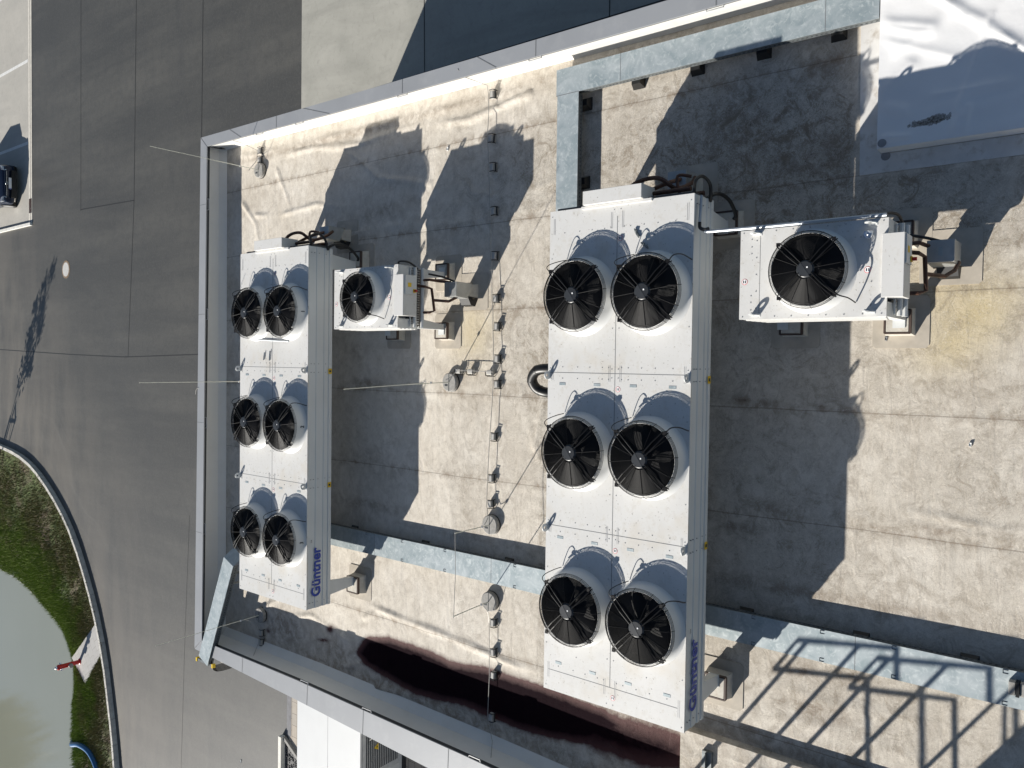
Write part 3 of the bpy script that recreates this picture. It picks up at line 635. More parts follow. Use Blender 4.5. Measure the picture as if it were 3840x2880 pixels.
# wrinkled white roof block at upper right and low block at lower right
def wrinkled_top(name, x0, x1, y0, y1, z, seed, mat, amp=.02, n=210):
    vs = []; fs = []
    gx = np.linspace(x0, x1, n); gy = np.linspace(y0, y1, n); A, B = np.meshgrid(gx, gy, indexing='ij')
    h = amp*.35*fbm(A, B, 2.6, seed); r = np.random.default_rng(seed)
    for k in range(34):
        a = (r.uniform(x0, x1), r.uniform(max(y0, .2), y1)); ang = r.uniform(0, pi); l = r.uniform(.5, 1.3)
        b = (a[0]+l*cos(ang), a[1]+l*sin(ang)); h += amp*r.uniform(.5, 1.2)*np.exp(-(segd(A, B, [a, b], .05, seed+k)/r.uniform(.04, .09))**2)
    edge = np.minimum(np.minimum(A-x0, x1-A), np.minimum(B-y0, y1-B)); h *= np.clip(edge/.12, 0, 1)
    V = np.stack([A, B, z+h], -1).reshape(-1, 3); I = np.arange(n*n).reshape(n, n)
    Q = np.stack([I[:-1, :-1], I[1:, :-1], I[1:, 1:], I[:-1, 1:]], -1).reshape(-1, 4)
    m = MB(); m.add(V.tolist(), Q.tolist()); m.box(x0, x1, y0, y1, -.02, z-.004)
    o = bpart(m, name, mat, smooth=True)
    ca = o.data.color_attributes.new('stain', 'FLOAT_COLOR', 'POINT'); ca.data.foreach_set('color', np.tile(np.array([0, .35, 0, .25], np.float32), len(o.data.vertices)))
    return o
def whiteblock():
    m, nt, p = newmat('new_white_membrane'); g = nt.nodes.new('ShaderNodeTexCoord'); obj = g.outputs['Object']
    sp = nt.nodes.new('ShaderNodeSeparateXYZ'); nt.links.new(obj, sp.inputs[0])
    u = math_(nt, 'MULTIPLY', math_(nt, 'SUBTRACT', math_(nt, 'ADD', sp.outputs[0], math_(nt, 'MULTIPLY', sp.outputs[1], .10)), 3.08), 9.5)
    v = math_(nt, 'MULTIPLY', math_(nt, 'SUBTRACT', sp.outputs[1], 1.85), 2.3)
    d = math_(nt, 'SQRT', math_(nt, 'ADD', math_(nt, 'MULTIPLY', u, u), math_(nt, 'MULTIPLY', v, v)))
    md = noise_(nt, obj, 9, 6, .7, .6)
    k = ramp(nt, math_(nt, 'ADD', d, math_(nt, 'MULTIPLY', md, 1.0)), [(.75, 1), (1.0, .75), (1.35, 0)])
    c = mixc(nt, ramp(nt, noise_(nt, obj, 1.2, 3), [(.3, 0), (.7, 1)]), (.72, .715, .71), (.78, .78, .775))
    c = mixc(nt, math_(nt, 'MULTIPLY', k, ramp(nt, noise_(nt, obj, 40, 3), [(.3, .6), (.6, 1)])), c, (.10, .08, .055))
    k2 = ramp(nt, noise_(nt, obj, 1.7, 6, .7), [(.66, 0), (.75, .25)]); c = mixc(nt, k2, c, (.45, .40, .30))
    nt.links.new(c, p.inputs['Base Color']); p.inputs['Roughness'].default_value = .55; bump(nt, p, noise_(nt, obj, 5, 3), .2, .02); return m
wrinkled_top('raised_roof_block', 2.66, 6.5, -3, 2.41, .25, 11, whiteblock(), .020)
mb = MB()
mb.prism([(2.42, 2.66), (5.0, 2.70), (5.0, 2.42), (2.65, 2.42), (2.65, -3), (2.42, -3)], .0, .012); bpart(mb, 'flashing_skirt', simple('white_skirt', (.60, .59, .57), .6, var=.10, vscale=4, dirt=((.26, .21, .15), 5, .8)))
GP = simple('grey_patch', (.25, .25, .26), .6)
mb = MB(); mb.lathe([(.055, 0), (.055, .004)], (2.62, 2.36, .012), 20); bpart(mb, 'corner_patch', GP)
mb = MB(); mb.lathe([(.05, 0), (.05, .004)], (2.72, 2.35, .262), 20); bpart(mb, 'corner_patch', GP)
wrinkled_top('raised_roof_block', -7.42, -5.27, -3, 4.88, .17, 23, MEMB, .012)

# ================================================================ COOLING UNITS
# --- one fan (made once, copied)
def make_fan(parent, loc):
    prof = [(.555, 0), (.535, .010), (.515, .030), (.500, .06), (.490, .10), (.480, .15), (.474, .208), (.468, .216), (.462, .212)]
    mb = MB(); mb.lathe(prof, n=48, mat=SHROUD, cap=False); f = mb.build('fan', None, parent, loc, smooth=True)
    mb = MB(); mb.lathe([(.462, .212), (.460, .0), (.44, -.0)], n=40, cap=False); mb.lathe([(.46, 0), (.46, .004)], n=40); mb.build('fan_barrel', BARREL, f, smooth=False)  # black disc paints in the dark depth below the blades
    # wire guard
    mb = MB()
    for i in range(29):
        R = .135+i*.0105; mb.ring((0, 0, .278), R, .0026, 44, 3)
    for R, z in ((.444, .276), (.460, .268), (.475, .256), (.488, .240), (.496, .222), (.500, .20)): mb.ring((0, 0, z), R, .0036, 48, 3)
    for k in range(12):
        a = 2*pi*k/12+.13; c, s_ = cos(a), sin(a)
        mb.tube([(c*.11, s_*.11, .282), (c*.43, s_*.43, .282), (c*.475, s_*.475, .262), (c*.507, s_*.507, .195)], .0036, 4)
    mb.build('wire_guard', BLACK, f)
    mb = MB()
    for k in range(4):
        a = pi/4+k*pi/2+.03; c, s_ = cos(a), sin(a); px, py = -s_*.028, c*.028
        for sg in (-1, 1): mb.tube([(c*.09+px*sg*.8, s_*.09+py*sg*.8, .295), (c*.30+px*sg*1.1, s_*.30+py*sg*1.1, .296), (c*.485+px*sg, s_*.485+py*sg, .268), (c*.515+px*sg*.5, s_*.515+py*sg*.5, .20)], .0085, 5)
        mb.box(c*.495-.022, c*.495+.022, s_*.495-.022, s_*.495+.022, .245, .268)
    mb.build('support_arm', BLACK, f)
    mb = MB(); mb.lathe([(.118, .14), (.125, .18), (.125, .255), (.112, .282), (.098, .29)], n=28, mat=MOTOR2)
    n = 28; half = [(.096*cos(2*pi*k/n+.6), .096*sin(2*pi*k/n+.6)) for k in range(n//2+1)]
    mb.prism(half, .2901, .297, MOTOR); half = [(.096*cos(2*pi*k/n+.6+pi), .096*sin(2*pi*k/n+.6+pi)) for k in range(n//2+1)]; mb.prism(half, .2901, .2945, MOTOR2)
    for k in range(16): a = 2*pi*k/16; mb.box(.125*cos(a)-.004, .125*cos(a)+.004, .125*sin(a)-.004, .125*sin(a)+.004, .17, .25, BARREL)
    mb.lathe([(.012, .297), (.010, .300)], (.02, -.03, 0), 8, STICKW)
    mb.build('motor', None, f, smooth=True)
    mb = MB()
    for k in range(5):
        a0 = 2*pi*k/5+.5; P = []
        for r, da, z0, z1 in ((.10, .25, .13, .19), (.22, .30, .10, .20), (.34, .27, .09, .20), (.44, .16, .10, .185)):
            P.append((r*cos(a0-da+r*.9), r*sin(a0-da+r*.9), z0)); P.append((r*cos(a0+da+r*.5), r*sin(a0+da+r*.5), z1))
        mb.add(P, [(2*i, 2*i+1, 2*i+3, 2*i+2) for i in range(3)])
    o = mb.build('blades', BLADE, f); so_ = o.modifiers.new('t', 'SOLIDIFY'); so_.thickness = .006
    return f
def lifting_eye(parent, x, y, z, along='x', h=.13):
    mb = MB(); n = 16; vs = []
    W = .055
    def pt_(u, v): return (x+u, y, z+v) if along == 'x' else (x, y+u, z+v)
    outer = [(-W, 0)]+[(W*cos(pi-pi*k/n), h-W+W*sin(pi*k/n)) for k in range(n+1)]+[(W, 0)]
    inner_ = [(.020*cos(pi-pi*k/n*1.0), h-.06+.022*sin(pi*k/n)) for k in range(n+1)]
    # plate with hole as two halves around the hole
    hole = [(.02*cos(pi+2*pi*k/24), h-.055+.024*sin(pi+2*pi*k/24)) for k in range(24)]
    ring_o = []
    for k in range(24):
        a = pi+2*pi*k/24; c, s_ = cos(a), sin(a)
        if s_ >= 0: ring_o.append((W*c, h-W+W*s_))
        else:
            tt = min(W/max(abs(c), 1e-6), (h-W)/abs(s_)); ring_o.append((c*tt, h-W+s_*tt))
    T = .005
    for sgn in (-1, 1):
        off = (lambda p: (p[0], p[1]+sgn*T, p[2])) if along == 'x' else (lambda p: (p[0]+sgn*T, p[1], p[2]))
        vs = [off(pt_(*p)) for p in hole]+[off(pt_(*p)) for p in ring_o]
        mb.add(vs, [(k, (k+1) % 24, 24+(k+1) % 24, 24+k) for k in range(24)])
    vs = []
    for p in ring_o:
        for sgn in (-1, 1): q_ = pt_(*p); vs.append((q_[0], q_[1]+sgn*T, q_[2]) if along == 'x' else (q_[0]+sgn*T, q_[1], q_[2]))
    mb.add(vs, [(2*k, 2*((k+1) % 24), 2*((k+1) % 24)+1, 2*k+1) for k in range(24)])
    mb.box(x-.06, x+.06, y-.022, y+.022, z, z+.006) if along == 'x' else mb.box(x-.022, x+.022, y-.06, y+.06, z, z+.006)
    return mb.build('lifting_eye', LEGM, parent)
def sticker(parent, x, y, z):
    mb = MB(); mb.lathe([(.036, 0), (.036, .002)], (x, y, z), 20, REDS); mb.lathe([(.030, 0), (.031, .0032)], (x, y, z), 20, STICKW)
    for sg in (-1, 1): mb.box(x-.016, x+.016, y+sg*.012-.006, y+sg*.012+.006, z+.0032, z+.0042, MOTOR2)
    mb.build('warning_sticker', None, parent)
def rivets(mb, pts, z):
    for x, y in pts: mb.lathe([(.0085, 0), (.006, .005)], (x, y, z), 6, RIVET)
ZT = 1.4; ZC = .85
def big_unit(cx, cy, label, nums, full_text=True):
    u = empty('cooling_unit', (cx, cy, 0), label, 'cooling unit', 'long six-fan cooling units on the roof')
    hx, hy = 3.42, 1.10
    mb = MB(); mb.box(-hx, hx, -hy, hy, ZT-.03, ZT, WHITE)
    gap = [(-1.04, -hy, hy), (1.14, -hy, hy)]
    for x, a, b in gap: mb.box(x-.004, x+.004, a+.02, b-.02, ZT, ZT+.0015, GROOVE)
    mb.box(-3.13, -3.123, -hy+.10, hy-.08, ZT, ZT+.0015, GROOVE)
    mb.box(-3.13, 3.25, -.004, .004, ZT, ZT+.0017, GROOVE)
    R = []
    for x in (-3.36, -2.75, -2.2, -1.65, -1.10, -.98, -.5, .05, .55, 1.08, 1.20, 1.75, 2.2, 2.75, 3.34):
        for y in (-1.06, 1.06): R.append((x, y))
        if abs(x) > .9 or True: R += [(x, .05), (x, -.05)]
    for x in (-3.05, -1.12, -.96, 1.06, 1.22, 3.1):
        for y in (-.85, -.6, -.4, -.2, -.1, .1, .2, .4, .6, .85): R.append((x, y))
    for x in (-1.45, .75, 2.95, -2.85):
        for y in (-.55, .55): R.append((x, y))
    rivets(mb, R, ZT)
    for x in (-1.2, .98, -3.0):
        for y in (-.85, -.28, .28, .85): mb.box(x-.018, x+.018, y-.05, y+.05, ZT, ZT+.004, GALV)
    for x0 in (1.14, -1.04, -3.13, 3.2):
        for y in (-.085, .085, -1.02, 1.02):
            for w0, w1 in ((-.012, -.009), (.009, .012)): mb.box(x0-.11, x0+.11, y+w0, y+w1, ZT, ZT+.002, RIVET)
    mb.build('top_panel', None, u)
    # casing body: stepped profile on both long sides
    mb = MB()
    prof = [(0, ZT-.031), (0, 1.22), (.012, 1.21), (.012, 1.10), (.0, 1.09), (0, 1.04), (.014, 1.03), (.014, .97), (.002, .96), (.002, .93), (.02, .92), (.02, ZC)]
    for sy in (-1, 1):
        vs = [];
        for x in (-hx+.003, hx-.003):
            for d, z in prof: vs.append((x, sy*(hy-.004+d*1.0-.0), z))
        n = len(prof); mb.add(vs, [(i, i+1, n+i+1, n+i) for i in range(n-1)], WHITE2)
    for sx in (-1, 1): mb.add([(sx*(hx-.006), -hy+.01, ZC), (sx*(hx-.006), hy-.01, ZC), (sx*(hx-.006), hy-.01, ZT-.031), (sx*(hx-.006), -hy+.01, ZT-.031)], [(0, 1, 2, 3)], WHITE2)
    mb.add([(-hx, -hy, ZC+.03), (hx, -hy, ZC+.03), (hx, hy, ZC+.03), (-hx, hy, ZC+.03)], [(3, 2, 1, 0)], FINM)
    rv = []
    for x in (-3.3, -1.12, -.96, 1.06, 1.22, 3.3):
        for z in (1.33, 1.26, 1.16, 1.0, .9): rv.append((x, z))
    for x, z in rv: mb.box(x-.006, x+.006, -hy-.018, -hy+.0, z-.006, z+.006, RIVET)
    mb.build('side_panel', None, u)
    # coil fins under / header end facing +x
    mb = MB(); mb.box(hx, hx+.05, -hy+.06, hy-.06, ZC, 1.30, FINM)
    for i in range(22): y = -hy+.12+i*.092; mb.tube([(hx+.05, y, .95), (hx+.09, y, .96), (hx+.09, y, 1.03), (hx+.05, y, 1.04)], .012, 5, COPPER)
    mb.tube([(hx+.10, -hy+.1, .90), (hx+.10, .9, .90)], .035, 8, COPPER); mb.tube([(hx+.12, -hy+.16, 1.16), (hx+.12, .2, 1.16)], .03, 8, COPPER)
    mb.build('coil_header', None, u)
    # fans
    f0 = None
    for r, y in enumerate((.54, -.54)):
        for c, x in enumerate((2.2, .05, -2.13)):
            if f0 is None: f = f0 = make_fan(u, (x, y, ZT+.001))
            else: f = copy_tree(f0, u); f.location = (x, y, ZT+.001); f.rotation_euler = (0, 0, 0)
            for ch in f.children:
                if ch.name.startswith('blades'): ch.rotation_euler = (0, 0, random.Random(int(cx*7+cy*13+x*29+y*31)).uniform(0, 6))
            # motor cable
            mb = MB()
            if y > 0: mb.tube(curve_pts([(.34, .37, .285), (.39, .41, .28), (.44, .40, .22), (.49, .33, .10), (.515, .27, .012)], 4), .006, 5)
            else: mb.tube(curve_pts([(.36, -.36, .27), (.43, -.42, .26), (.44, -.50, .19), (.40, -.545, .06), (.39, -.55, .01)], 4), .008, 5)
            mb.build('motor_cable', HOSE, f)
            if nums and y < 0:
                text_mesh('fan_number', nums[c], .09, MOTOR2, f, (-.03, -.525, .052), (radians(58), 0, 0), bold=.002)
    for x, y in ((1.10, hy-.03), (1.10, -hy+.03), (-1.08, hy-.03), (-1.08, -hy+.03)): lifting_eye(u, x, y, ZT, 'x')
    for x in (2.95, .93, -1.25, -3.26): sticker(u, x, -.05, ZT)
    # warning triangles on the long edge
    for x in (1.08, -1.10):
        mb = MB(); mb.box(x-.05, x+.05, -hy-.026, -hy-.022, .86, .94, YEL); mb.prism([(x-.02, -hy-.03), (x+.02, -hy-.03), (x+.02, -hy-.026), (x-.02, -hy-.026)], .88, .92, MOTOR2); mb.build('warning_label', None, u)
    # legs
    for sx in (-1, 1):
        for sy in (-1, 1):
            mb = MB(); xo = sx*(3.18 if sx > 0 else 3.12); y = sy*(hy-.06); ft = .225 if sy < 0 else .01
            mb.hexa([(xo-.09, y-.01, ft+.01), (xo+.07, y-.01, ft+.01), (xo+.07, y+.01, ft+.01), (xo-.09, y+.01, ft+.01), (xo-.15, y-.01, ZC), (xo+.15, y-.01, ZC), (xo+.15, y+.01, ZC), (xo-.15, y+.01, ZC)])
            mb.box(xo+.065, xo+.075, y-sy*.12-.0, y, ft+.01, ZC) if sy > 0 else mb.box(xo+.065, xo+.075, y, y+.12, ft+.01, ZC)
            mb.box(xo-.10, xo+.08, min(y-.02, y-sy*.13), max(y+.02, y-sy*.13), ft, ft+.0095)
            mb.build('leg', LEGM, u)
    # switch box on the +x end
    mb = MB(); mb.box(hx+.012, hx+.20, -.40, .50, 1.12, 1.49, WHITE); mb.box(hx-.03, hx+.010, -.52, .56, ZT-.028, ZT+.03, WHITE)
    mb.build('terminal_box', None, u, bevel=.004)
    return u, hx, hy
u1, hx, hy = big_unit(-1.29, 13.04, 'long white six-fan cooling unit by the far parapet, fans numbered 1 to 3', ('1', '2', '3'))
u2, _, _ = big_unit(-1.27, 5.35, 'long white six-fan cooling unit in the middle of the roof, nearer the camera', None)
for u in (u1, u2):
    text_mesh('lettering', 'Güntner', .285, BLUE, u, (-3.20, -hy-.021, 1.10), (radians(90), 0, 0), bold=.007, extrude=.002, sx=.95)
    text_mesh('trademark_sign', 'TM', .045, MOTOR2, u, (-2.16, -hy-.021, 1.29), (radians(90), 0, 0), extrude=.001)

# hoses / pipes of the two big units (parts)
for u, dy in ((u1, 0), (u2, 0)):
    mb = MB()
    X = hx
    mb.tube(curve_pts([(X+.12, .1, 1.10), (X+.30, -.1, 1.12), (X+.34, -.42, 1.08), (X+.20, -.62, .95), (X+.30, -.72, .70), (X+.42, -.68, .50)], 5), .03, 8)
    mb.tube(curve_pts([(X+.10, .4, .92), (X+.20, -.1, .90), (X+.32, -.4, .80), (X+.42, -.55, .55)], 5), .03, 8)
    mb.tube(curve_pts([(X+.05, -.70, .85), (X+.12, -.72, 1.05), (X+.33, -.70, 1.06), (X+.32, -.86, .98)], 5), .022, 8)
    mb.build('pipe', COPPER, u)
    mb = MB(); mb.tube(curve_pts([(X-.02, -hy+.05, 1.30), (X+.16, -hy+.02, 1.34), (X+.24, -hy-.02, 1.22), (X+.16, -hy-.06, 1.08), (X-.02, -hy-.03, .98), (X+.02, -hy+.0, .93)], 6), .022, 8)
    mb.tube(curve_pts([(X-.02, -hy+.1, .95), (X+.10, -hy-.02, .78), (X+.06, -hy-.08, .52), (X-.10, -hy-.09, .30), (X-.16, -hy-.05, .26)], 6), .026, 8)
    mb.build('hose', HOSE, u)
# metal nuts left on the nearer unit + foil wrap, conduit to near small unit
for x, y, a in ((1.72, 5.05, .5), (1.55, 4.93, .9)):
    mb = MB(); mb.tube([(x+1.27+cos(a)*t, y-5.35+sin(a)*t+random.uniform(-.012, .012), ZT+.018) for t in (-.07, -.03, 0, .035, .07)], [.008, .02, .012, .022, .008], 6); mb.build('clamp', STEELD, u2)
for p_ in ([(.40, 13.75), (.35, 12.51)], [(.14, 13.28), (-.01, 13.31)], [(.17, 13.10), (-.02, 13.12)]):
    mb = MB(); mb.tube([(x+1.29, y-13.04, ZT+.017) for x, y in p_], .014, 4); mb.build('steel_strip', ALUD, u1)

def small_unit(cx, cy, label):
    u = empty('cooling_unit', (cx, cy, 0), label, 'cooling unit', 'small single-fan cooling units beside the long ones')
    hx, hy = .53, .82
    mb = MB(); mb.box(-hx, hx, -hy, hy, ZT-.03, ZT, WHITE)
    mb.box(-hx+.05, hx-.05, hy-.245, hy-.24, ZT, ZT+.0015, GROOVE)
    R = [(sx*(hx-.03), y) for sx in (-1, 1) for y in np.linspace(-hy+.05, hy-.04, 9)]+[(x, hy-.2) for x in np.linspace(-.4, .4, 5)]+[(x, hy-.14) for x in (-.42, -.33, -.25, .25, .33, .42)]+[(x, -hy+.16) for x in (-.4, -.15, .1, .35)]
    rivets(mb, R, ZT); mb.build('top_panel', None, u)
    mb = MB(); mb.box(-hx+.004, hx-.004, -hy+.10, hy-.006, .84, ZT-.031, WHITE2)
    for k in range(5): mb.box(-hx-.012+.0*k, -hx+.002, -hy+.02+.02*k, hy-.06-.02*k, 1.30-.11*k-.03, 1.30-.11*k+.03, WHITE)
    mb.box(-hx+.0, -hx+.16, -hy+.0, -hy+.098, .95, ZT-.032, WHITE2); mb.box(hx-.16, hx-.0, -hy+.0, -hy+.098, .95, ZT-.032, WHITE2)
    mb.build('side_panel', None, u)
    f = make_fan(u, (0, -.03, ZT+.001)); f.scale = (.87, .87, .92)
    mb = MB(); mb.tube(curve_pts([(-.05, -.08, .30), (-.2, -.22, .305), (-.34, -.40, .28), (-.38, -.50, .16), (-.43, -.545, .008)], 5), .009, 5); mb.build('motor_cable', HOSE, f)
    lifting_eye(u, -hx+.05, hy-.20, ZT, 'y'); lifting_eye(u, hx-.05, hy-.20, ZT, 'y'); lifting_eye(u, -hx+.05, -hy+.17, ZT, 'y'); lifting_eye(u, hx-.05, -hy+.17, ZT, 'y')
    sticker(u, -.08, hy-.06, ZT); sticker(u, -.02, -hy+.2, ZT)
    # electrical box on the near end
    mb = MB(); mb.box(-.33, .355, -hy-.17, -hy+.05, 1.13, ZT+.045, WHITE); mb.build('electrical_box', None, u, bevel=.004)
    mb = MB(); mb.box(.03, .34, -hy-.185, -hy-.171, 1.15, 1.41, WHITE2); mb.box(.15, .22, -hy-.188, -hy-.1855, 1.27, 1.35, YEL)
    mb.build('box_cover', None, u)
    mb = MB(); mb.box(.06, .12, -hy-.20, -hy-.1855, 1.17, 1.23, YEL); mb.box(.072, .108, -hy-.245, -hy-.20, 1.185, 1.22, RED); mb.build('main_switch', None, u)
    # finned coil with header tubes
    mb = MB(); mb.box(-hx+.05, hx-.03, -hy+.02, -hy+.099, .84, 1.12, FINM)
    for k in range(24):
        x = -hx+.08+k*.041
        for y0, z in ((-.03, 1.04), (-.03, .93)): mb.tube([(x, -hy+.02, z), (x, -hy-.035, z+.004), (x, -hy-.035, z+.05), (x, -hy+.02, z+.05)], .009, 5, ALU)
    mb.tube([(-hx+.02, -hy-.06, 1.06), (hx-.02, -hy-.06, 1.06)], .03, 10, LEGM); mb.tube([(-hx+.02, -hy-.08, .90), (hx-.02, -hy-.08, .90)], .032, 10, LEGM)
    mb.tube([(-hx+.03, -hy-.02, 1.13), (hx-.03, -hy-.02, 1.13)], .012, 8, LEGM)
    mb.build('coil_header', None, u)
    for sx in (-1, 1):
        for sy in (-1, 1):
            mb = MB(); x = sx*(hx-.025); y = sy*(hy-.05); ft = .205
            mb.hexa([(x-.08 if sx > 0 else x-.01, y-.008, ft+.01), (x+.01 if sx > 0 else x+.08, y-.008, ft+.01), (x+.01 if sx > 0 else x+.08, y+.008, ft+.01), (x-.08 if sx > 0 else x-.01, y+.008, ft+.01),
                     (x-.16 if sx > 0 else x-.01, y-.008, .86), (x+.01 if sx > 0 else x+.16, y-.008, .86), (x+.01 if sx > 0 else x+.16, y+.008, .86), (x-.16 if sx > 0 else x-.01, y+.008, .86)])
            mb.box(x-.008, x+.008, min(y, y-sy*.13), max(y, y-sy*.13), ft+.01, .80); mb.box(x-.10, x+.10, min(y, y-sy*.14), max(y, y-sy*.14), ft, ft+.0095)
            mb.build('leg', LEGM, u)
    # copper pipes to the hood
    mb = MB()
    mb.tube([(.30, -hy-.09, .90), (.31, -hy-.20, .86), (.30, -hy-.24, .66), (.28, -hy-.42, .55)], .024, 8)
    mb.tube([(.20, -hy-.07, 1.02), (.18, -hy-.22, .98), (.15, -hy-.26, .86), (-.22, -hy-.27, .80), (-.25, -hy-.20, .86), (-.25, -hy-.08, .90)], .024, 8)
    mb.tube([(-.04, -hy-.27, .82), (-.05, -hy-.42, .60), (.02, -hy-.50, .50), (.12, -hy-.53, .42)], .024, 8)
    mb.build('pipe', COPPER, u)
    mb = MB(); mb.tube(curve_pts([(hx-.04, -hy+.04, 1.33), (hx+.05, -hy+.03, 1.35), (hx+.05, -hy-.05, 1.2), (hx-.04, -hy-.06, 1.0)], 5), .017, 8)
    mb.tube(curve_pts([(hx-.1, -hy-.05, .72), (hx-.16, -hy-.3, .62), (hx-.24, -hy-.50, .55)], 4), .017, 8); mb.build('hose', HOSE, u)
    return u
u3 = small_unit(1.09, 10.37, 'small white single-fan cooling unit with brown pipes and yellow label, farther one')
u4 = small_unit(1.085, 2.82, 'small white single-fan cooling unit near the camera with a metal conduit along its edge')
mb = MB(); mb.tube([(1.62-1.085+.03, 3.72-2.82, ZT-.01), (.56, .60, ZT+.0), (.56, -.80, ZT+.0)], .022, 10); mb.tube([(1.66-1.085, 4.12-2.82, 1.36), (.565, .90, 1.39)], .02, 10); mb.build('conduit', ALUD, u4)
mb = MB(); mb.tube([(hx-.02, -hy-.05, 1.30), (hx-.38, -hy-.05, 1.34)], .019, 10); mb.build('conduit', ALUD, u2)
mb = MB(); mb.tube(curve_pts([(hx-.36, -hy-.05, 1.34), (hx-.43, -hy-.06, 1.35), (hx-.46, -hy-.12, 1.355), (hx-.455, -hy-.18, 1.36)], 4), .023, 8); mb.build('conduit_bend', HOSE, u2)
# crumpled foil at the near fan cover
bmf = bmesh.new(); bmesh.ops.create_icosphere(bmf, subdivisions=2, radius=.05)
for v in bmf.verts: v.co *= 1+.5*noise.noise(v.co*40); v.co.z *= .5
mf = bmesh.ops
me = bpy.data.meshes.new('foil_wrap'); bmf.to_mesh(me); bmf.free(); me.materials.append(FOIL); fo = bpy.data.objects.new('foil_wrap', me); COL.objects.link(fo); fo.parent = u4; fo.location = (.36, -.62, ZT+.025)

# footings (membrane-clad plinths) under the legs
PM = simple('plinth_membrane', (.50, .47, .41), .7, var=.12, vscale=8, bstr=.4, dirt=((.3, .2, .13), 14, .5))
RIMM = simple('plinth_rim', (.07, .045, .035), .6)
def footing(x, y, h, sz, label, patch=.18):
    f = empty('footing', (x, y, 0), label, 'footing', 'membrane covered footings under the cooling unit legs')
    s2 = sz/2; mb = MB(); e = .03
    mb.hexa([(-s2-e, -s2-e, 0), (s2+e, -s2-e, 0), (s2+e, s2+e, 0), (-s2-e, s2+e, 0), (-s2, -s2, h-.02), (s2, -s2, h-.02), (s2, s2, h-.02), (-s2, s2, h-.02)], PM)
    mb.box(-s2+.012, s2-.012, -s2+.012, s2-.012, h-.03, h, PM); mb.build('block', None, f, bevel=.008)
    mb = MB()
    for a, b, c, d in ((-s2-.004, s2+.004, -s2-.012, -s2+.008), (-s2-.004, s2+.004, s2-.008, s2+.012), (-s2-.012, -s2+.008, -s2, s2), (s2-.008, s2+.012, -s2, s2)): mb.box(a, b, c, d, h-.05, h+.004)
    mb.build('edge_strip', RIMM, f)
    mb = MB(); q_ = s2+patch; r = .04
    mb.prism([(-q_+r, -q_), (q_-r, -q_), (q_, -q_+r), (q_, q_-r), (q_-r, q_), (-q_+r, q_), (-q_, q_-r), (-q_, -q_+r)], -.01, .011); mb.build('membrane_patch', PM2, f)
    return f
PM2 = simple('membrane_patch', (.43, .385, .32), .7, var=.14, vscale=5, bstr=.15)
footing(-4.50, 12.03, .22, .31, 'footing under the lettered end of the far long unit, standing in the sun')
footing(2.00, 12.02, .22, .31, 'shaded footing under the hose end of the far long unit')
footing(-4.50, 4.36, .22, .31, 'footing under the lettered end of the nearer long unit, with rusty edge strip')
footing(1.96, 4.34, .22, .31, 'shaded footing under the hose end of the nearer long unit')
for cy, nm in ((10.37, 'farther'), (2.82, 'nearer')):
    footing(.56, cy-.68, .2, .28, 'sunlit footing at the pipe end of the %s small unit' % nm)
    footing(1.62, cy-.68, .2, .28, 'half-shaded footing behind the pipes of the %s small unit' % nm)
    footing(.56, cy+.60, .2, .28, 'shaded footing under the plain end of the %s small unit' % nm)
    footing(1.62, cy+.60, .2, .28, 'footing tucked deep below the plain end of the %s small unit' % nm, .12)

# pipe hoods
def hood(x, y, top, label, open_side=-1):
    f = empty('pipe_hood', (x, y, 0), label, 'pipe hood', 'metal pipe hoods beside the cooling units')
    mb = MB(); mb.hexa([(-.13, -.11, 0), (.13, -.11, 0), (.13, .11, 0), (-.13, .11, 0), (-.10, -.09, .24), (.10, -.09, .24), (.10, .09, .24), (-.10, .09, .24)]); mb.build('curb', PM, f, bevel=.008)
    mb = MB(); t = .004
    zb = .20
    mb.hexa([(-.15, -.14, zb+.12), (.12, -.14, zb), (.12, .14, zb), (-.15, .14, zb+.12), (-.13, -.14, top), (.12, -.14, top), (.12, .14, top), (-.13, .14, top)]); mb.build('cover', HOODM, f, bevel=.005)
    mb = MB(); mb.box(-.06, .04, -.02, .02, top+.0005, top+.003); mb.build('cover_strip', GALV, f)
    mb = MB(); mb.hexa([(-.27, -.12, .10), (-.12, -.12, .02), (-.12, .10, .02), (-.27, .10, .10), (-.25, -.12, .22), (-.12, -.12, .30), (-.12, .10, .30), (-.25, .10, .22)]); mb.build('pipe_entry', BARREL, f)
    mb = MB(); mb.box(-.145, -.135, -.15, .15, .16, .20); mb.box(.11, .135, -.10, .10, .16, .24); mb.build('edge_strip', WOOD, f)
    mb = MB(); q_ = .33; mb.prism([(-q_+.03, -q_), (q_-.03, -q_), (q_, -q_+.03), (q_, q_-.03), (q_-.03, q_), (-q_+.03, q_), (-q_, q_-.03), (-q_, -q_+.03)], -.01, .009); mb.build('membrane_patch', PM2, f)
    return f
hood(2.53, 12.50, .60, 'steel pipe hood at the hose end of the far long unit')
hood(2.55, 4.88, .62, 'steel pipe hood with bluish top at the hose end of the nearer long unit')
hood(1.25, 9.08, .62, 'steel pipe hood below the brown pipes of the farther small unit')
hood(1.32, 1.62, .66, 'large steel pipe hood beside the nearer small unit with the red switch')

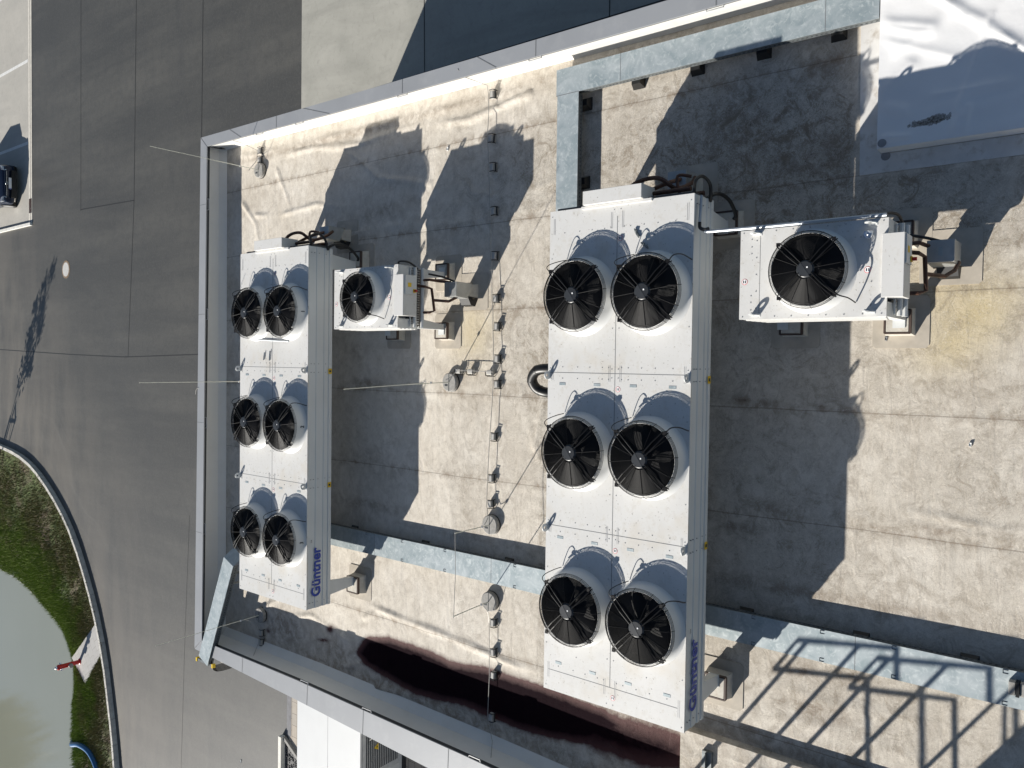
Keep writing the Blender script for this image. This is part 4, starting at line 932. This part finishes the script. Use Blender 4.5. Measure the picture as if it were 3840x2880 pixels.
# black corrugated duct beside unit 2
d = empty('ribbed_duct', (-.27, 7.40, 0), 'black ribbed elbow duct rising beside the nearer long unit', 'duct')
path = curve_pts([(.17, -.42, .36), (.18, -.20, .42), (.14, -.02, .42), (.0, .09, .38), (-.14, .04, .32), (-.20, -.12, .28), (-.20, -.30, .22), (-.20, -.45, .18)], 7)
mb = MB(); mb.tube(path, .082, 18); mb.build('hose', HOSE, d, smooth=True)
mb = MB()
for i in range(4, len(path)-4, 9):
    t = (path[i+1]-path[i-1]).normalized(); mb.tube([path[i]-t*.008, path[i]+t*.008], .087, 18)
mb.build('rib', HOSE, d)
mb = MB(); mb.box(.10, .42, -.55, -.30, 0, .28); mb.build('curb', PM, d)

# ================================================================ CABLE TRAYS
def tray(poly_or_boxes, label, feet=(), joints=(), z0=.09, z1=.20, lidlip=True):
    x0 = sum(b[0]+b[1] for b in poly_or_boxes)/len(poly_or_boxes)/2; y0 = sum(b[2]+b[3] for b in poly_or_boxes)/len(poly_or_boxes)/2
    t = empty('cable_tray', (x0, y0, 0), label, 'cable tray', 'galvanised cable trays on the roof')
    mb = MB(); mf_ = MB()
    for a, b, c, d_, in poly_or_boxes:
        mf_.box(a+.008-x0, b-.008-x0, c+.008-y0, d_-.008-y0, z0, z1-.004, STEELD)
        mb.box(a-x0, b-x0, c-y0, d_-y0, z1-.003, z1+.003)
    mb.build('lid', GALV, t)
    mf_._mi(STEELD)
    for a, b, c, d_ in poly_or_boxes:
        if b-a > d_-c:
            for k in range(int((b-a)/.06)): mf_.box(a+.03+k*.06-x0, a+.055+k*.06-x0, c+.004-y0, c+.0075-y0, z0+.04, z0+.055, CAPIN)
        else:
            for k in range(int((d_-c)/.06)):
                for xx in (a+.004, b-.0075): mf_.box(xx-x0, xx+.0035-x0, c+.03+k*.06-y0, c+.055+k*.06-y0, z0+.04, z0+.055, CAPIN)
    mf_.build('tray_side', None, t)
    if joints:
        mb = MB()
        for a, b, c, d_ in joints: mb.box(a-x0, b-x0, c-y0, d_-y0, z1+.003, z1+.0045)
        mb.build('lid_joint', GROOVE, t)
    for x, y in feet:
        mb = MB(); mb.hexa([(x-x0-.10, y-y0-.10, .0), (x-x0+.10, y-y0-.10, 0), (x-x0+.10, y-y0+.10, 0), (x-x0-.10, y-y0+.10, 0), (x-x0-.05, y-y0-.07, z0), (x-x0+.05, y-y0-.07, z0), (x-x0+.05, y-y0+.07, z0), (x-x0-.05, y-y0+.07, z0)]); mb.build('foot', HOSE, t)
    return t
tray([(4.24, 4.65, 2.42, 7.18), (.6, 4.238, 6.76, 7.16)], 'L-shaped galvanised cable tray along the white parapet, ending at the white roof block',
     [(4.25, 5.83), (4.25, 4.88), (4.26, 3.92), (4.27, 2.95), (2.87, 6.78), (4.1, 6.76), (1.2, 6.76)], [(4.24, 4.65, 6.015, 6.022), (4.24, 4.65, 3.05, 3.057), (4.236, 4.246, 6.76, 7.18)], .12, .25)
t3 = tray([(-3.80, -3.38, -2.5, 14.6)], 'straight galvanised cable tray running under both long cooling units',
     [(-3.46, 12.2), (-3.46, 10.2), (-3.46, 8.2), (-3.46, 4.0), (-3.46, 2.5), (-3.46, 1.3)], [(-3.80, -3.38, 8.44, 8.447), (-3.80, -3.38, 2.52, 2.527), (-3.80, -3.38, 5.5, 5.507), (-3.80, -3.38, 11.4, 11.407)], .06, .20)
# lid clips of tray
mb = MB()
for y in (11.6, 10.6, 9.5, 7.9, 3.8, 2.9, 2.05, .9):
    for x in (-3.77, -3.41): mb.tube([(x+3.59-.02, y-6.05, .206), (x+3.59-.02, y-6.05+.05, .206), (x+3.59+.02, y-6.05+.05, .206), (x+3.59+.02, y-6.05, .206)], .004, 4)
mb.build('lid_clip', CAPIN, t3)
# raised tray crossing the left parapet
ct = empty('cable_tray', (-5.7, 16.2, 0), 'raised galvanised cable tray crossing the parapet corner with yellow end caps', 'cable tray', 'galvanised cable trays on the roof')
A = Vector((-4.55, 15.66, .70)); B = Vector((-7.06, 16.70, .70)); dr = (B-A).normalized(); nn = Vector((-dr.y, dr.x, 0)); O = Vector((-5.7, 16.2, 0))
def oriented(mb, a, b, w0, w1, z0, z1, mat=None):
    P = []
    for z in (z0, z1):
        for p, w_ in ((a, w0), (b, w0), (b, w1), (a, w1)): q_ = p+nn*w_-O; P.append((q_.x, q_.y, z))
    mb.hexa(P, mat)
mb = MB(); oriented(mb, A, B, -.20, .20, .697, .703)
a2 = A-dr*.42; P = []
for dz in (0, .006):
    for p, w_, z in ((a2, -.20, .30), (A, -.20, .697), (A, .20, .697), (a2, .20, .30)): q_ = p+nn*w_-O; P.append((q_.x, q_.y, z+dz))
mb.hexa(P); mb.build('lid', GALV, ct)
mb = MB()
for w0, w1 in ((-.2, -.192), (.192, .2)): oriented(mb, A, B, w0, w1, .56, .676, STEELD)
for k in range(40):
    p = A+dr*(.05+k*.066); oriented(mb, p, p+dr*.035, .2005, .203, .60, .625, CAPIN)
mb.build('tray_side', None, ct)
mb = MB(); mb.box(-7.14-O.x, -7.09-O.x, 16.40-O.y, 17.02-O.y, .61, .655); mb.build('support_bar', STEELD, ct)
for y in (17.02, 16.35):
    mb = MB(); mb.box(-7.16-O.x, -7.07-O.x, y-O.y, y+.05-O.y, .595, .67); mb.build('end_cap', YEL, ct)
mb = MB()
for k in range(7):
    o = (k-3)*.035
    p0 = B-dr*.5+nn*o-O; p1 = B-dr*.05+nn*(o+.12)-O; p2 = B+dr*.10+nn*(o+.25)-O
    mb.tube(curve_pts([(p0.x, p0.y, .60), (p1.x, p1.y, .61), (p2.x, p2.y, .50), (p2.x-.03, p2.y, -.2)], 5), .011, 6)
    e0 = B-dr*.55+nn*.15-O; mb.tube(curve_pts([(e0.x, e0.y, .58), (e0.x-.1, e0.y-.25-o, .585), (e0.x-.28, e0.y-.42-o, .57), (e0.x-.42, e0.y-.50-o, .30)], 4), .010, 5)
mb.build('cable', HOSE, ct)
mb = MB(); 
for sgn in (-1, 1):
    p = A+dr*.5+nn*.17*sgn-O; mb.box(p.x-.02, p.x+.02, p.y-.02, p.y+.02, 0, .56)
mb.build('leg', STEELD, ct)
# paired weight blocks on tray at the lower right
wb = empty('weight_block', (-3.55, .80, .203), 'pair of small pale blocks lying on the tray at the right edge of the picture', 'block')
mb = MB(); mb.box(-.075, .075, .02, .085, 0, .10); mb.box(-.075, .075, -.09, -.025, 0, .10); mb.build('block', CONC, wb, bevel=.006)
mb = MB(); mb.box(-.08, .08, -.02, .015, 0, .12); mb.build('clamp', HOSE, wb)

# ================================================================ LIGHTNING PROTECTION
def holder_master():
    h = empty('wire_holder', (0, 0, 0)); mb = MB(); mb.hexa([(-.065, -.045, .006), (.065, -.045, .006), (.065, .05, .006), (-.065, .05, .006), (-.058, -.03, .092), (.058, -.03, .092), (.058, .045, .092), (-.058, .045, .092)]); mb.build('block', CONCL2, h, bevel=.01)
    mb = MB()
    for x in (-.072, .072): mb.tube([(x, .035, .098), (x, -.045, .094), (x, -.062, .03), (x, -.058, .004)], .008, 5)
    mb.tube([(-.075, -.058, .045), (.075, -.058, .045)], .012, 5); mb.build('bracket', HOSE, h); return h
CONCL2 = simple('pale_concrete_block', (.42, .41, .385), .8, var=.1, vscale=20, bstr=.2)
HX = [(4.62, 8.68), (3.87, 8.70), (3.37, 8.66), (2.61, 8.62), (1.84, 8.59), (1.1, 8.55), (.62, 8.52), (.06, 8.50), (-.38, 8.50), (-1.29, 8.56), (-2.02, 8.60), (-2.47, 8.61), (-4.54, 8.52), (-5.06, 8.51), (-5.46, 8.50), (-6.21, 8.53)]
HLAB = ['wire holder block nearest the white sunlit parapet', 'second wire holder block from the white parapet, on the edge of a fan shadow', 'third wire holder block from the white parapet, in shade', 'fourth wire holder block from the white parapet, in shade', 'fifth wire holder block from the white parapet, beside the tip of the hood shadow',
        'sunlit wire holder block crossed by the tall rod shadow', 'wire holder block between the rod shadow and the wire junction, upper one', 'wire holder block just above the wire junction', 'wire holder block just below the wire junction', 'wire holder block in the middle of the long wire stretch below the junction', 'wire holder block above the one beside the bridging rod', 'wire holder block touching the shadow of the round concrete base before the tray',
        'first wire holder block after the tray, next to the round concrete base', 'second wire holder block after the tray, on clean membrane', 'wire holder block at the sunlit rim of the black stain', 'wire holder block beyond the black stain near the left parapet']
h0 = holder_master()
OX = [(-.17, 9.39), (-.17, 9.10), (-.18, 8.66), (4.84-.12, 15.50), (4.60-.08, 15.50), (-6.26, 15.36), (-6.47, 15.36)]
OL = ['wire holder block beside the tall rod base on the branch wire', 'middle wire holder block on the short branch wire', 'wire holder block of the branch wire next to the junction', 'wire holder block by the parapet near the upper left rod', 'wire holder block between parapet and upper left rod base', 'shaded wire holder block next to the corner rod base under the raised tray', 'shaded wire holder block by the left parapet below the raised tray']
for i, (x, y) in enumerate(HX+OX):
    o = h0 if i == 0 else copy_tree(h0); o.location = (x, y-.02, 0)
    horiz = i in (16, 17, 18)
    o.rotation_euler = (0, 0, radians(-90) if horiz else radians([2, -3, 1, 4, -2, 3, -4, 0][i % 8]))
    tag(o, (HLAB+OL)[i], 'wire holder', 'concrete wire holder blocks of the lightning conductor')
def wire(pts, label, r=.006):
    mb = MB(); c = Vector(pts[len(pts)//2]); mb.tube([Vector(p)-c for p in pts], r, 6)
    o = mb.build('lightning_wire', WIRE, loc=tuple(c)); tag(o, label, 'wire', 'lightning conductor wires'); return o
main = [(5.0, 9.05, .53), (4.86, 8.95, .50), (4.76, 8.70, .16)]+[(x, y+.03, .105) for x, y in HX[:12]]+[(-2.70, 8.57, .15), (-2.80, 8.54, .28)]
pp = []
for i, p in enumerate(main):
    pp.append(p)
    if 2 < i < 12: q_ = main[i+1]; pp.append(((p[0]+q_[0])/2, (p[1]+q_[1])/2+random.uniform(-.012, .012), .095))
wire(pp, 'long thin conductor wire from the white parapet to the round base before the tray')
wire([(-4.20, 8.54, .28), (-4.32, 8.52, .18)]+[(x, y+.03, .105) for x, y in HX[12:]]+[(-6.6, 8.45, .10), (-6.78, 8.2, .45), (-6.85, 7.95, .54), (-7.1, 8.1, .54)], 'conductor wire crossing the black stain to the left parapet')
wire([(-.33, 9.56, .20), (-.25, 9.45, .13), (-.155, 9.38, .112), (-.15, 9.1, .112), (-.16, 8.66, .112), (-.165, 8.53, .11)], 'short bright branch wire from the tall rod base')
wire([(4.24, 15.55, .30), (4.5, 15.52, .11), (4.72, 15.50, .11), (4.86, 15.7, .4), (4.93, 15.9, .5)], 'conductor wire from the upper left rod base to the parapet')
wire([(-5.86, 15.40, .45), (-6.1, 15.38, .11), (-6.5, 15.38, .11), (-6.68, 15.1, .45)], 'conductor wire from the corner rod base to the left parapet')
def rod_base(x, y, label, top=None, ztop=2.5, tilt=(0, 0), clampz=.55, bar=None, rs=.17):
    f = empty('lightning_rod', (x, y, 0), label, 'lightning rod', 'lightning rods on round concrete bases')
    mb = MB(); mb.lathe([(rs-.008, 0), (rs, .01), (rs, .085), (rs-.014, .10)], n=32, mat=CONC); mb.box(-rs+.01, rs-.01, -.008, .008, .1002, .102, CAPIN); mb.box(-.07, -.035, .03, .10, .1002, .102, CAPIN); mb.build('concrete_base', None, f)
    mb = MB(); mb.lathe([(rs+.006, 0), (rs+.006, .02), (rs-.002, .024)], n=32); mb.build('rubber_mat', HOSE, f)
    mb = MB(); mb.tube([(0, 0, .10), (tilt[0]*.3, tilt[1]*.3, ztop*.45)], .008, 8); mb.tube([(tilt[0]*.3, tilt[1]*.3, ztop*.45), (tilt[0], tilt[1], ztop)], .0055, 8) if ztop > 1.5 else mb.tube([(tilt[0]*.3, tilt[1]*.3, ztop*.45), (tilt[0], tilt[1], ztop)], .008, 8)
    mb.build('rod', RODM, f)
    mb = MB(); mb.box(tilt[0]*.05-.02, tilt[0]*.05+.02, tilt[1]*.05-.015, tilt[1]*.05+.015, clampz-.015, clampz+.015); mb.build('clamp', ALU, f)
    return f
rod_base(4.28, 15.48, 'tall lightning rod at the upper left corner near the white parapet', ztop=2.58, tilt=(-.02, .02))
rod_base(-.37, 9.57, 'tall lightning rod in the sunny middle of the roof on a round base', ztop=2.52, tilt=(-.08, 0))
rod_base(-5.86, 15.38, 'tall lightning rod at the corner crossing over the raised cable tray', ztop=2.53, tilt=(-.02, .0))
rod_base(-.50, 15.5, 'tall lightning rod standing behind the far long unit', ztop=2.80)
rod_base(-2.83, 8.58, 'short lightning rod before the tray holding one end of a bridging wire', ztop=.99, tilt=(0, 0), clampz=.28)
rod_base(-4.18, 8.58, 'short lightning rod after the tray holding the other end of a bridging wire', ztop=1.01, tilt=(-.03, 0), clampz=.28)
wire([(-2.80, 8.58, .985), (-3.5, 8.575, .97), (-4.24, 8.58, 1.0)], 'straight wire bridging high over the tray between the two short rods', .005)
# loops over parapets
wire(curve_pts([(-6.80, 11.0, .50), (-7.0, 10.9, .60), (-7.2, 11.05, .55), (-7.28, 11.15, .50)], 4), 'thin wire loop over the left parapet cap above the louvred cabinet', .006)
wire(curve_pts([(-.72, 16.95, .50), (-.70, 17.15, .60), (-.85, 17.3, .56)], 4), 'thin wire loop over the far parapet cap', .006)

# guard rails just outside the frame: cast the ladder-like shadows
def guard(dy, label):
    g = empty('guard_rail', (-7.0, 5.0-dy, .17), label, 'railing', 'steel guard rails at the roof access'); y0 = .58; z1 = 2.18; z2 = 1.64
    mb = MB(); R = .028
    mb.tube([(0, .58, z2), (0, .58, z1), (.17, -.60, z1), (-2.2, -.68, z1)], R, 8); mb.tube([(0, .58, z2), (.17, -.60, z2), (-2.2, -.68, z2)], R*.9, 8); mb.build('rail', STEELD, g)
    for y in (.45, -.18):
        x = .17*(.58-y)/1.18; mb = MB(); mb.tube([(x, y, 0), (x, y, z1)], R, 8); mb.build('post', STEELD, g)
    return g
guard(0, 'first steel guard rail standing beside the roof access, out of view to the left')
guard(.97, 'second steel guard rail nearer the camera beside the roof access')
g3 = empty('guard_rail', (-7.0, 3.3, .17), 'third steel railing section next to the higher wall', 'railing', 'steel guard rails at the roof access')
mb = MB(); mb.tube([(0, -.1, 0), (0, -.1, 2.6)], .024, 8); mb.tube([(0, -.1, 2.6), (0, -1.4, 2.6)], .024, 8); mb.tube([(0, -.1, 1.9), (-2, -.1, 1.9)], .02, 8); mb.build('rail', STEELD, g3)
tw = empty('stair_house', (-8.8, .4, GZ), 'tall grey stair house beside the roof, casting the shadow in the lower right corner', 'building')
mb = MB(); mb.box(-1.6, 1.6, -3.4, 2.53, 0, 8.0); mb.build('wall', WALLM, tw)
mb = MB(); mb.box(-1.65, 1.65, -3.45, 2.58, 8.0, 8.06); mb.build('roof', CAPM, tw)
# added steel block standing in for an equipment shadow on the lower roof block
bp = empty('shadow_block', (-5.55, 4.45, .17), 'grey steel block added in place of a shadow on the raised roof edge', 'bracket')
mb = MB(); mb.box(-.14, .10, -.07, .07, 0, .06); mb.box(-.14, .10, -.004, .004, .06, .12); mb.build('plate', STEELD, bp)

# ================================================================ SUBSTATION CABINET
sb = empty('substation_cabinet', (-10.6, 16.0, GZ), 'white compact substation with louvred door and yellow warning triangle', 'electrical cabinet')
mb = MB(); mb.box(-3.0, 3.0, -1.22, 1.25, .12, 1.56); mb.build('body', simple('cabinet_grey', (.56, .57, .57), .5, var=.03), sb)
mb = MB(); mb.box(-3.02, 3.02, -1.26, .0, 1.56, 1.60, WALLW := simple('cabinet_white_roof', (.62, .63, .63), .45, var=.03, vscale=1.2)); mb.box(-3.02, 3.02, .012, 1.29, 1.56, 1.60, WALLW); mb.box(-3.02, 3.02, 0, .012, 1.56, 1.585, GROOVE); mb.build('roof', None, sb)
mb = MB(); mb.box(-3.0, 3.0, -1.27, 1.25, 0, .12); mb.build('plinth', PLATEM, sb)
mb = MB(); mb.box(.02, 2.6, -1.235, -1.221, .22, 1.50, simple('cabinet_frame', (.50, .51, .51), .5))
for k in range(18): z = .30+k*.062; mb.box(.12, 2.5, -1.245, -1.236, z, z+.03, CAPIN)
mb.build('louvred_door', None, sb)
mb = MB(); mb.box(-2.6, -.02, -1.235, -1.221, .22, 1.50, WHITE2); mb.box(-.30, -.12, -1.245, -1.236, .55, .62, CAPIN); mb.build('door', None, sb)
mb = MB(); mb.add([(.62, -1.25, .98), (.80, -1.25, .98), (.71, -1.25, 1.13)], [(0, 1, 2)], YEL); mb.add([(.69, -1.252, 1.01), (.73, -1.252, 1.01), (.71, -1.252, 1.07)], [(0, 1, 2)], MOTOR2); mb.build('warning_triangle', None, sb)

# ================================================================ STREET THINGS
mh = empty('manhole_cover', (3.72, 35.5, GZ+.004), 'pale round manhole cover with brown rim in the road', 'manhole cover')
mb = MB(); mb.lathe([(.38, 0), (.38, .006)], n=40); mb.build('frame', simple('rusty_rim', (.20, .14, .09), .8, var=.5, vscale=9), mh)
mb = MB(); mb.lathe([(.30, .006), (.30, .012)], n=40); mb.build('cover', simple('cover_pale', (.48, .47, .45), .7, var=.1), mh)
hy_ = empty('fire_hydrant', (-12.73, 33.95, -3.865), 'red pillar fire hydrant with silver caps on the paved patch by the pond', 'hydrant')
mb = MB(); mb.lathe([(.12, 0), (.12, .03), (.085, .05), (.085, .28), (.10, .30), (.10, .33), (.088, .35), (.095, .78), (.11, .80), (.11, .85), (.07, .90)], n=20); mb.build('body', RED, hy_, smooth=True)
mb = MB(); mb.lathe([(.075, .905), (.06, .95), (.025, .97), (.025, 1.02)], n=16); mb.build('cap', ALU, hy_)
for a in (0.6, 3.7):
    mb = MB(); mb.tube([(cos(a)*.09, sin(a)*.09, .72), (cos(a)*.17, sin(a)*.17, .72)], .05, 12); mb.build('outlet', ALU, hy_)
mb = MB(); mb.tube([(-.02, -.09, .40), (-.02, -.17, .40)], .085, 16); mb.build('outlet', simple('grey_cap', (.3, .3, .3), .5, .5), hy_)
mb = MB(); c = Vector((-16.4, 33.4, -3.8)); mb.tube([p-c for p in curve_pts([(-16.5, 35.1, -4.1), (-16.48, 34.7, -3.86), (-16.22, 33.9, -3.80), (-16.22, 33.0, -3.80), (-16.6, 32.35, -3.80), (-17.4, 31.9, -3.8), (-19, 31.6, -3.8)], 6)], .10, 12)
o = mb.build('blue_hose', BPIPE, loc=tuple(c), smooth=True); tag(o, 'thick blue hose lying in the grass at the pond edge', 'hose')

# parked car (only its front end enters the picture)
car = empty('parked_car', (7.85, 42.15, GZ+.008), 'dark blue hatchback parked nose-out behind the drainage channel', 'car')
W = .90
sec = [(-2.10, .34, .70, .80), (-2.02, .22, .76, .86), (-1.75, .20, .86, .90), (-1.2, .20, .95, .91), (-.75, .20, 1.02, .91), (.2, .20, 1.05, .91), (1.2, .20, 1.04, .90), (1.9, .24, .98, .86), (2.08, .35, .90, .80)]
vs = []; n = 0
for y, zb, zt, hw in sec:
    ring = [(-hw*.94, zb), (-hw, zb+.12), (-hw, zt-.22), (-hw*.93, zt-.06), (-hw*.75, zt), (0, zt+.035), (hw*.75, zt), (hw*.93, zt-.06), (hw, zt-.22), (hw, zb+.12), (hw*.94, zb)]
    n = len(ring); vs += [(x, y+(.10*abs(x/hw)**2.5 if y < -1.9 else (-.08*abs(x/hw)**2.5 if y > 1.9 else 0)), z) for x, z in ring]
fs = [(i*n+k, i*n+(k+1) % n, (i+1)*n+(k+1) % n, (i+1)*n+k) for i in range(len(sec)-1) for k in range(n)]+[tuple(range(n)), tuple((len(sec)-1)*n+k for k in range(n))]
mb = MB(); mb.add(vs, fs); o = mb.build('body', CARP, car, smooth=True); o.modifiers.new('s', 'SUBSURF').levels = 2; o.modifiers['s'].render_levels = 2
gsec = [(-.95, 1.0, .80), (-.25, 1.42, .64), (.9, 1.46, .62), (1.75, 1.02, .70)]
vs = []
for y, z, hw in gsec: vs += [(-hw-.06, y, 1.0 if z > 1.2 else .98), (-hw, y, z), (0, y, z+.03), (hw, y, z), (hw+.06, y, 1.0 if z > 1.2 else .98)]
mb = MB(); mb.add(vs, [(i*5+k, i*5+k+1, i*5+k+6, i*5+k+5) for i in range(3) for k in range(4)]); mb.build('windows', GLASSD, car, smooth=True)
mb = MB(); mb.add([(-.58, -.12, 1.455), (.58, -.12, 1.455), (.56, .85, 1.495), (-.56, .85, 1.495), (-.58, -.12, 1.44), (.58, -.12, 1.44), (.56, .85, 1.47), (-.56, .85, 1.47)], [(0, 1, 2, 3), (0, 1, 5, 4), (1, 2, 6, 5), (2, 3, 7, 6), (3, 0, 4, 7)]); mb.build('roof', CARP, car)
for x in (-.82, .82):
    for y in (-1.35, 1.3):
        wh = MB(); wh.tube([(x-.10, y, .32), (x+.10, y, .32)], .32, 28); wo = wh.build('wheel', TYRE, car)
        r = MB(); r.tube([(x-.104, y, .32), (x+.104, y, .32)], .21, 20); r.build('rim', ALU, wo)
for sx in (-1, 1):
    mb = MB(); mb.hexa([(sx*.60-.0, -2.03, .62), (sx*.80, -1.92, .64), (sx*.84, -1.75, .68), (sx*.62, -1.90, .66), (sx*.58, -2.00, .74), (sx*.80, -1.90, .78), (sx*.84, -1.72, .82), (sx*.62, -1.86, .80)]); mb.build('headlight', LAMPM, car, bevel=.01)
    mb = MB(); mb.box(min(sx*.90, sx*1.06), max(sx*.90, sx*1.06), -.62, -.48, .95, 1.08); mb.build('wing_mirror', CARP, car, bevel=.02)
mb = MB(); mb.box(-.62, .62, -2.125, -2.0, .26, .46, BARREL); mb.box(-.55, .55, -2.09, -2.0, .63, .66, ALU); mb.build('grille', None, car)
mb = MB(); mb.box(-.26, .26, -2.145, -2.127, .47, .58, STICKW); mb.box(-.26, -.225, -2.149, -2.146, .47, .58, BLUE); mb.build('number_plate', None, car)
mb = MB(); mb.tube([(.062*cos(2*pi*k/20), -2.112, .645+.062*sin(2*pi*k/20)) for k in range(20)], .007, 5, None, True)
mb.tube([(-.035, -2.112, .695), (0, -2.112, .655), (.035, -2.112, .695)], .006, 5); mb.tube([(-.055, -2.112, .66), (-.025, -2.112, .59), (0, -2.112, .64), (.025, -2.112, .59), (.055, -2.112, .66)], .006, 5); mb.build('emblem', ALU, car)

# ================================================================ TREES
def tree(name, loc, H, crown_c, crown_r, nleaf, leafsize, label, leafmat, seed, trunk_r=.12, stakes=False, nbr=16):
    t = empty(name, loc, label, 'tree'); r = random.Random(seed)
    mb = MB(); cz = crown_c
    mb.tube([(0, 0, 0), (.02*H*.2, .01*H, H*.4), (0, .02, H*.93)], [trunk_r, trunk_r*.7, trunk_r*.15], 8)
    ends = []
    for k in range(nbr):
        z = crown_c-crown_r[2]*.8+crown_r[2]*1.6*r.random(); a = r.uniform(0, 2*pi); L_ = r.uniform(.5, 1); e = (crown_r[0]*cos(a)*L_, crown_r[1]*sin(a)*L_, z+crown_r[2]*.25)
        mb.tube([(0, 0, z-crown_r[2]*.2), (e[0]*.5, e[1]*.5, z), e], [trunk_r*.35, trunk_r*.2, trunk_r*.06], 5); ends.append(e)
    mb.build('trunk', BARK, t)
    V = []; Fc = []
    for k in range(nleaf):
        if r.random() < .7: e = r.choice(ends); p = Vector(e)+Vector([r.gauss(0, crown_r[0]*.22) for _ in range(3)])
        else:
            while True:
                p = Vector((r.uniform(-1, 1), r.uniform(-1, 1), r.uniform(-1, 1)))
                if .3 < p.length < 1: break
            p = Vector((p.x*crown_r[0], p.y*crown_r[1], crown_c+p.z*crown_r[2]))
        s_ = leafsize*r.uniform(.6, 1.4); u_ = Vector([r.gauss(0, 1) for _ in range(3)]).normalized()*s_; w_ = u_.orthogonal().normalized()*s_*.6
        o = len(V); V += [p-u_, p+w_, p+u_, p-w_]; Fc.append((o, o+1, o+2, o+3))
    mb = MB(); mb.add(V, Fc); mb.build('crown', leafmat, t); return t
yt = tree('young_tree', (-5.65, 43.45, -3.92), 5.7, 3.9, (.62, .62, 1.65), 900, .085, 'young staked tree at the bend of the kerb, its shadow falling on the road', LEAF, 3, .04, nbr=22)
for a, b in ((-.35, -.35), (.35, -.35), (-.35, .35)):
    mb = MB(); mb.tube([(a, b, 0), (a, b, 1.9)], .04, 8); mb.build('stake', STAKE, yt)
mb = MB(); mb.box(-.42, .42, -.39, -.36, 1.72, 1.84); mb.box(-.39, -.36, -.42, .42, 1.72, 1.84); mb.tube([(-.35, -.35, .9), (.35, -.35, 1.7)], .02, 6); mb.build('crossbar', STAKE, yt)
tree('broadleaf_tree', (-36.3, 82, -4), 14, 9.0, (3.6, 3.6, 4.9), 9000, .30, 'large pale green tree beyond the pond, mirrored in the water', LEAFP, 8, .35, nbr=40)
mb = MB(); mb.add([(-400, 76, -4.15), (-4.6, 76, -4.15), (-4.6, 400, -4.0), (-400, 400, -4.0)], [(0, 1, 2, 3)]); tag(mb.build('far_bank', SOIL), 'grassy ground beyond the pond', kind='structure')

# small litter on the roof and yard
def litter(x, y, z, label, col=(.75, .75, .72), s_=.04, name='paper_scrap'):
    mb = MB(); mb.hexa([(-s_, -s_*.4, 0), (s_, -s_*.5, 0), (s_*.9, s_*.5, 0), (-s_*.8, s_*.4, 0), (-s_*.8, -s_*.3, .012), (s_*.7, -s_*.5, .02), (s_*.8, s_*.4, .015), (-s_*.6, s_*.3, .03)])
    o = mb.build(name, simple('scrap', col, .7, bstr=0), loc=(x, y, z)); tag(o, label, 'litter', 'small litter'); return o
litter(3.87, 9.74, .01, 'white scrap lying on the sunny roof near the upper wire holders')
litter(-.89, 1.36, .01, 'small white capsule on the roof at the right', s_=.03)
litter(.36, 2.30, .012, 'grey scrap beside the sunlit footing of the nearer small unit', (.2, .21, .22), .03)
litter(-13.2, 22.4, GZ+.005, 'white scrap on the asphalt near the white kerb', s_=.05)
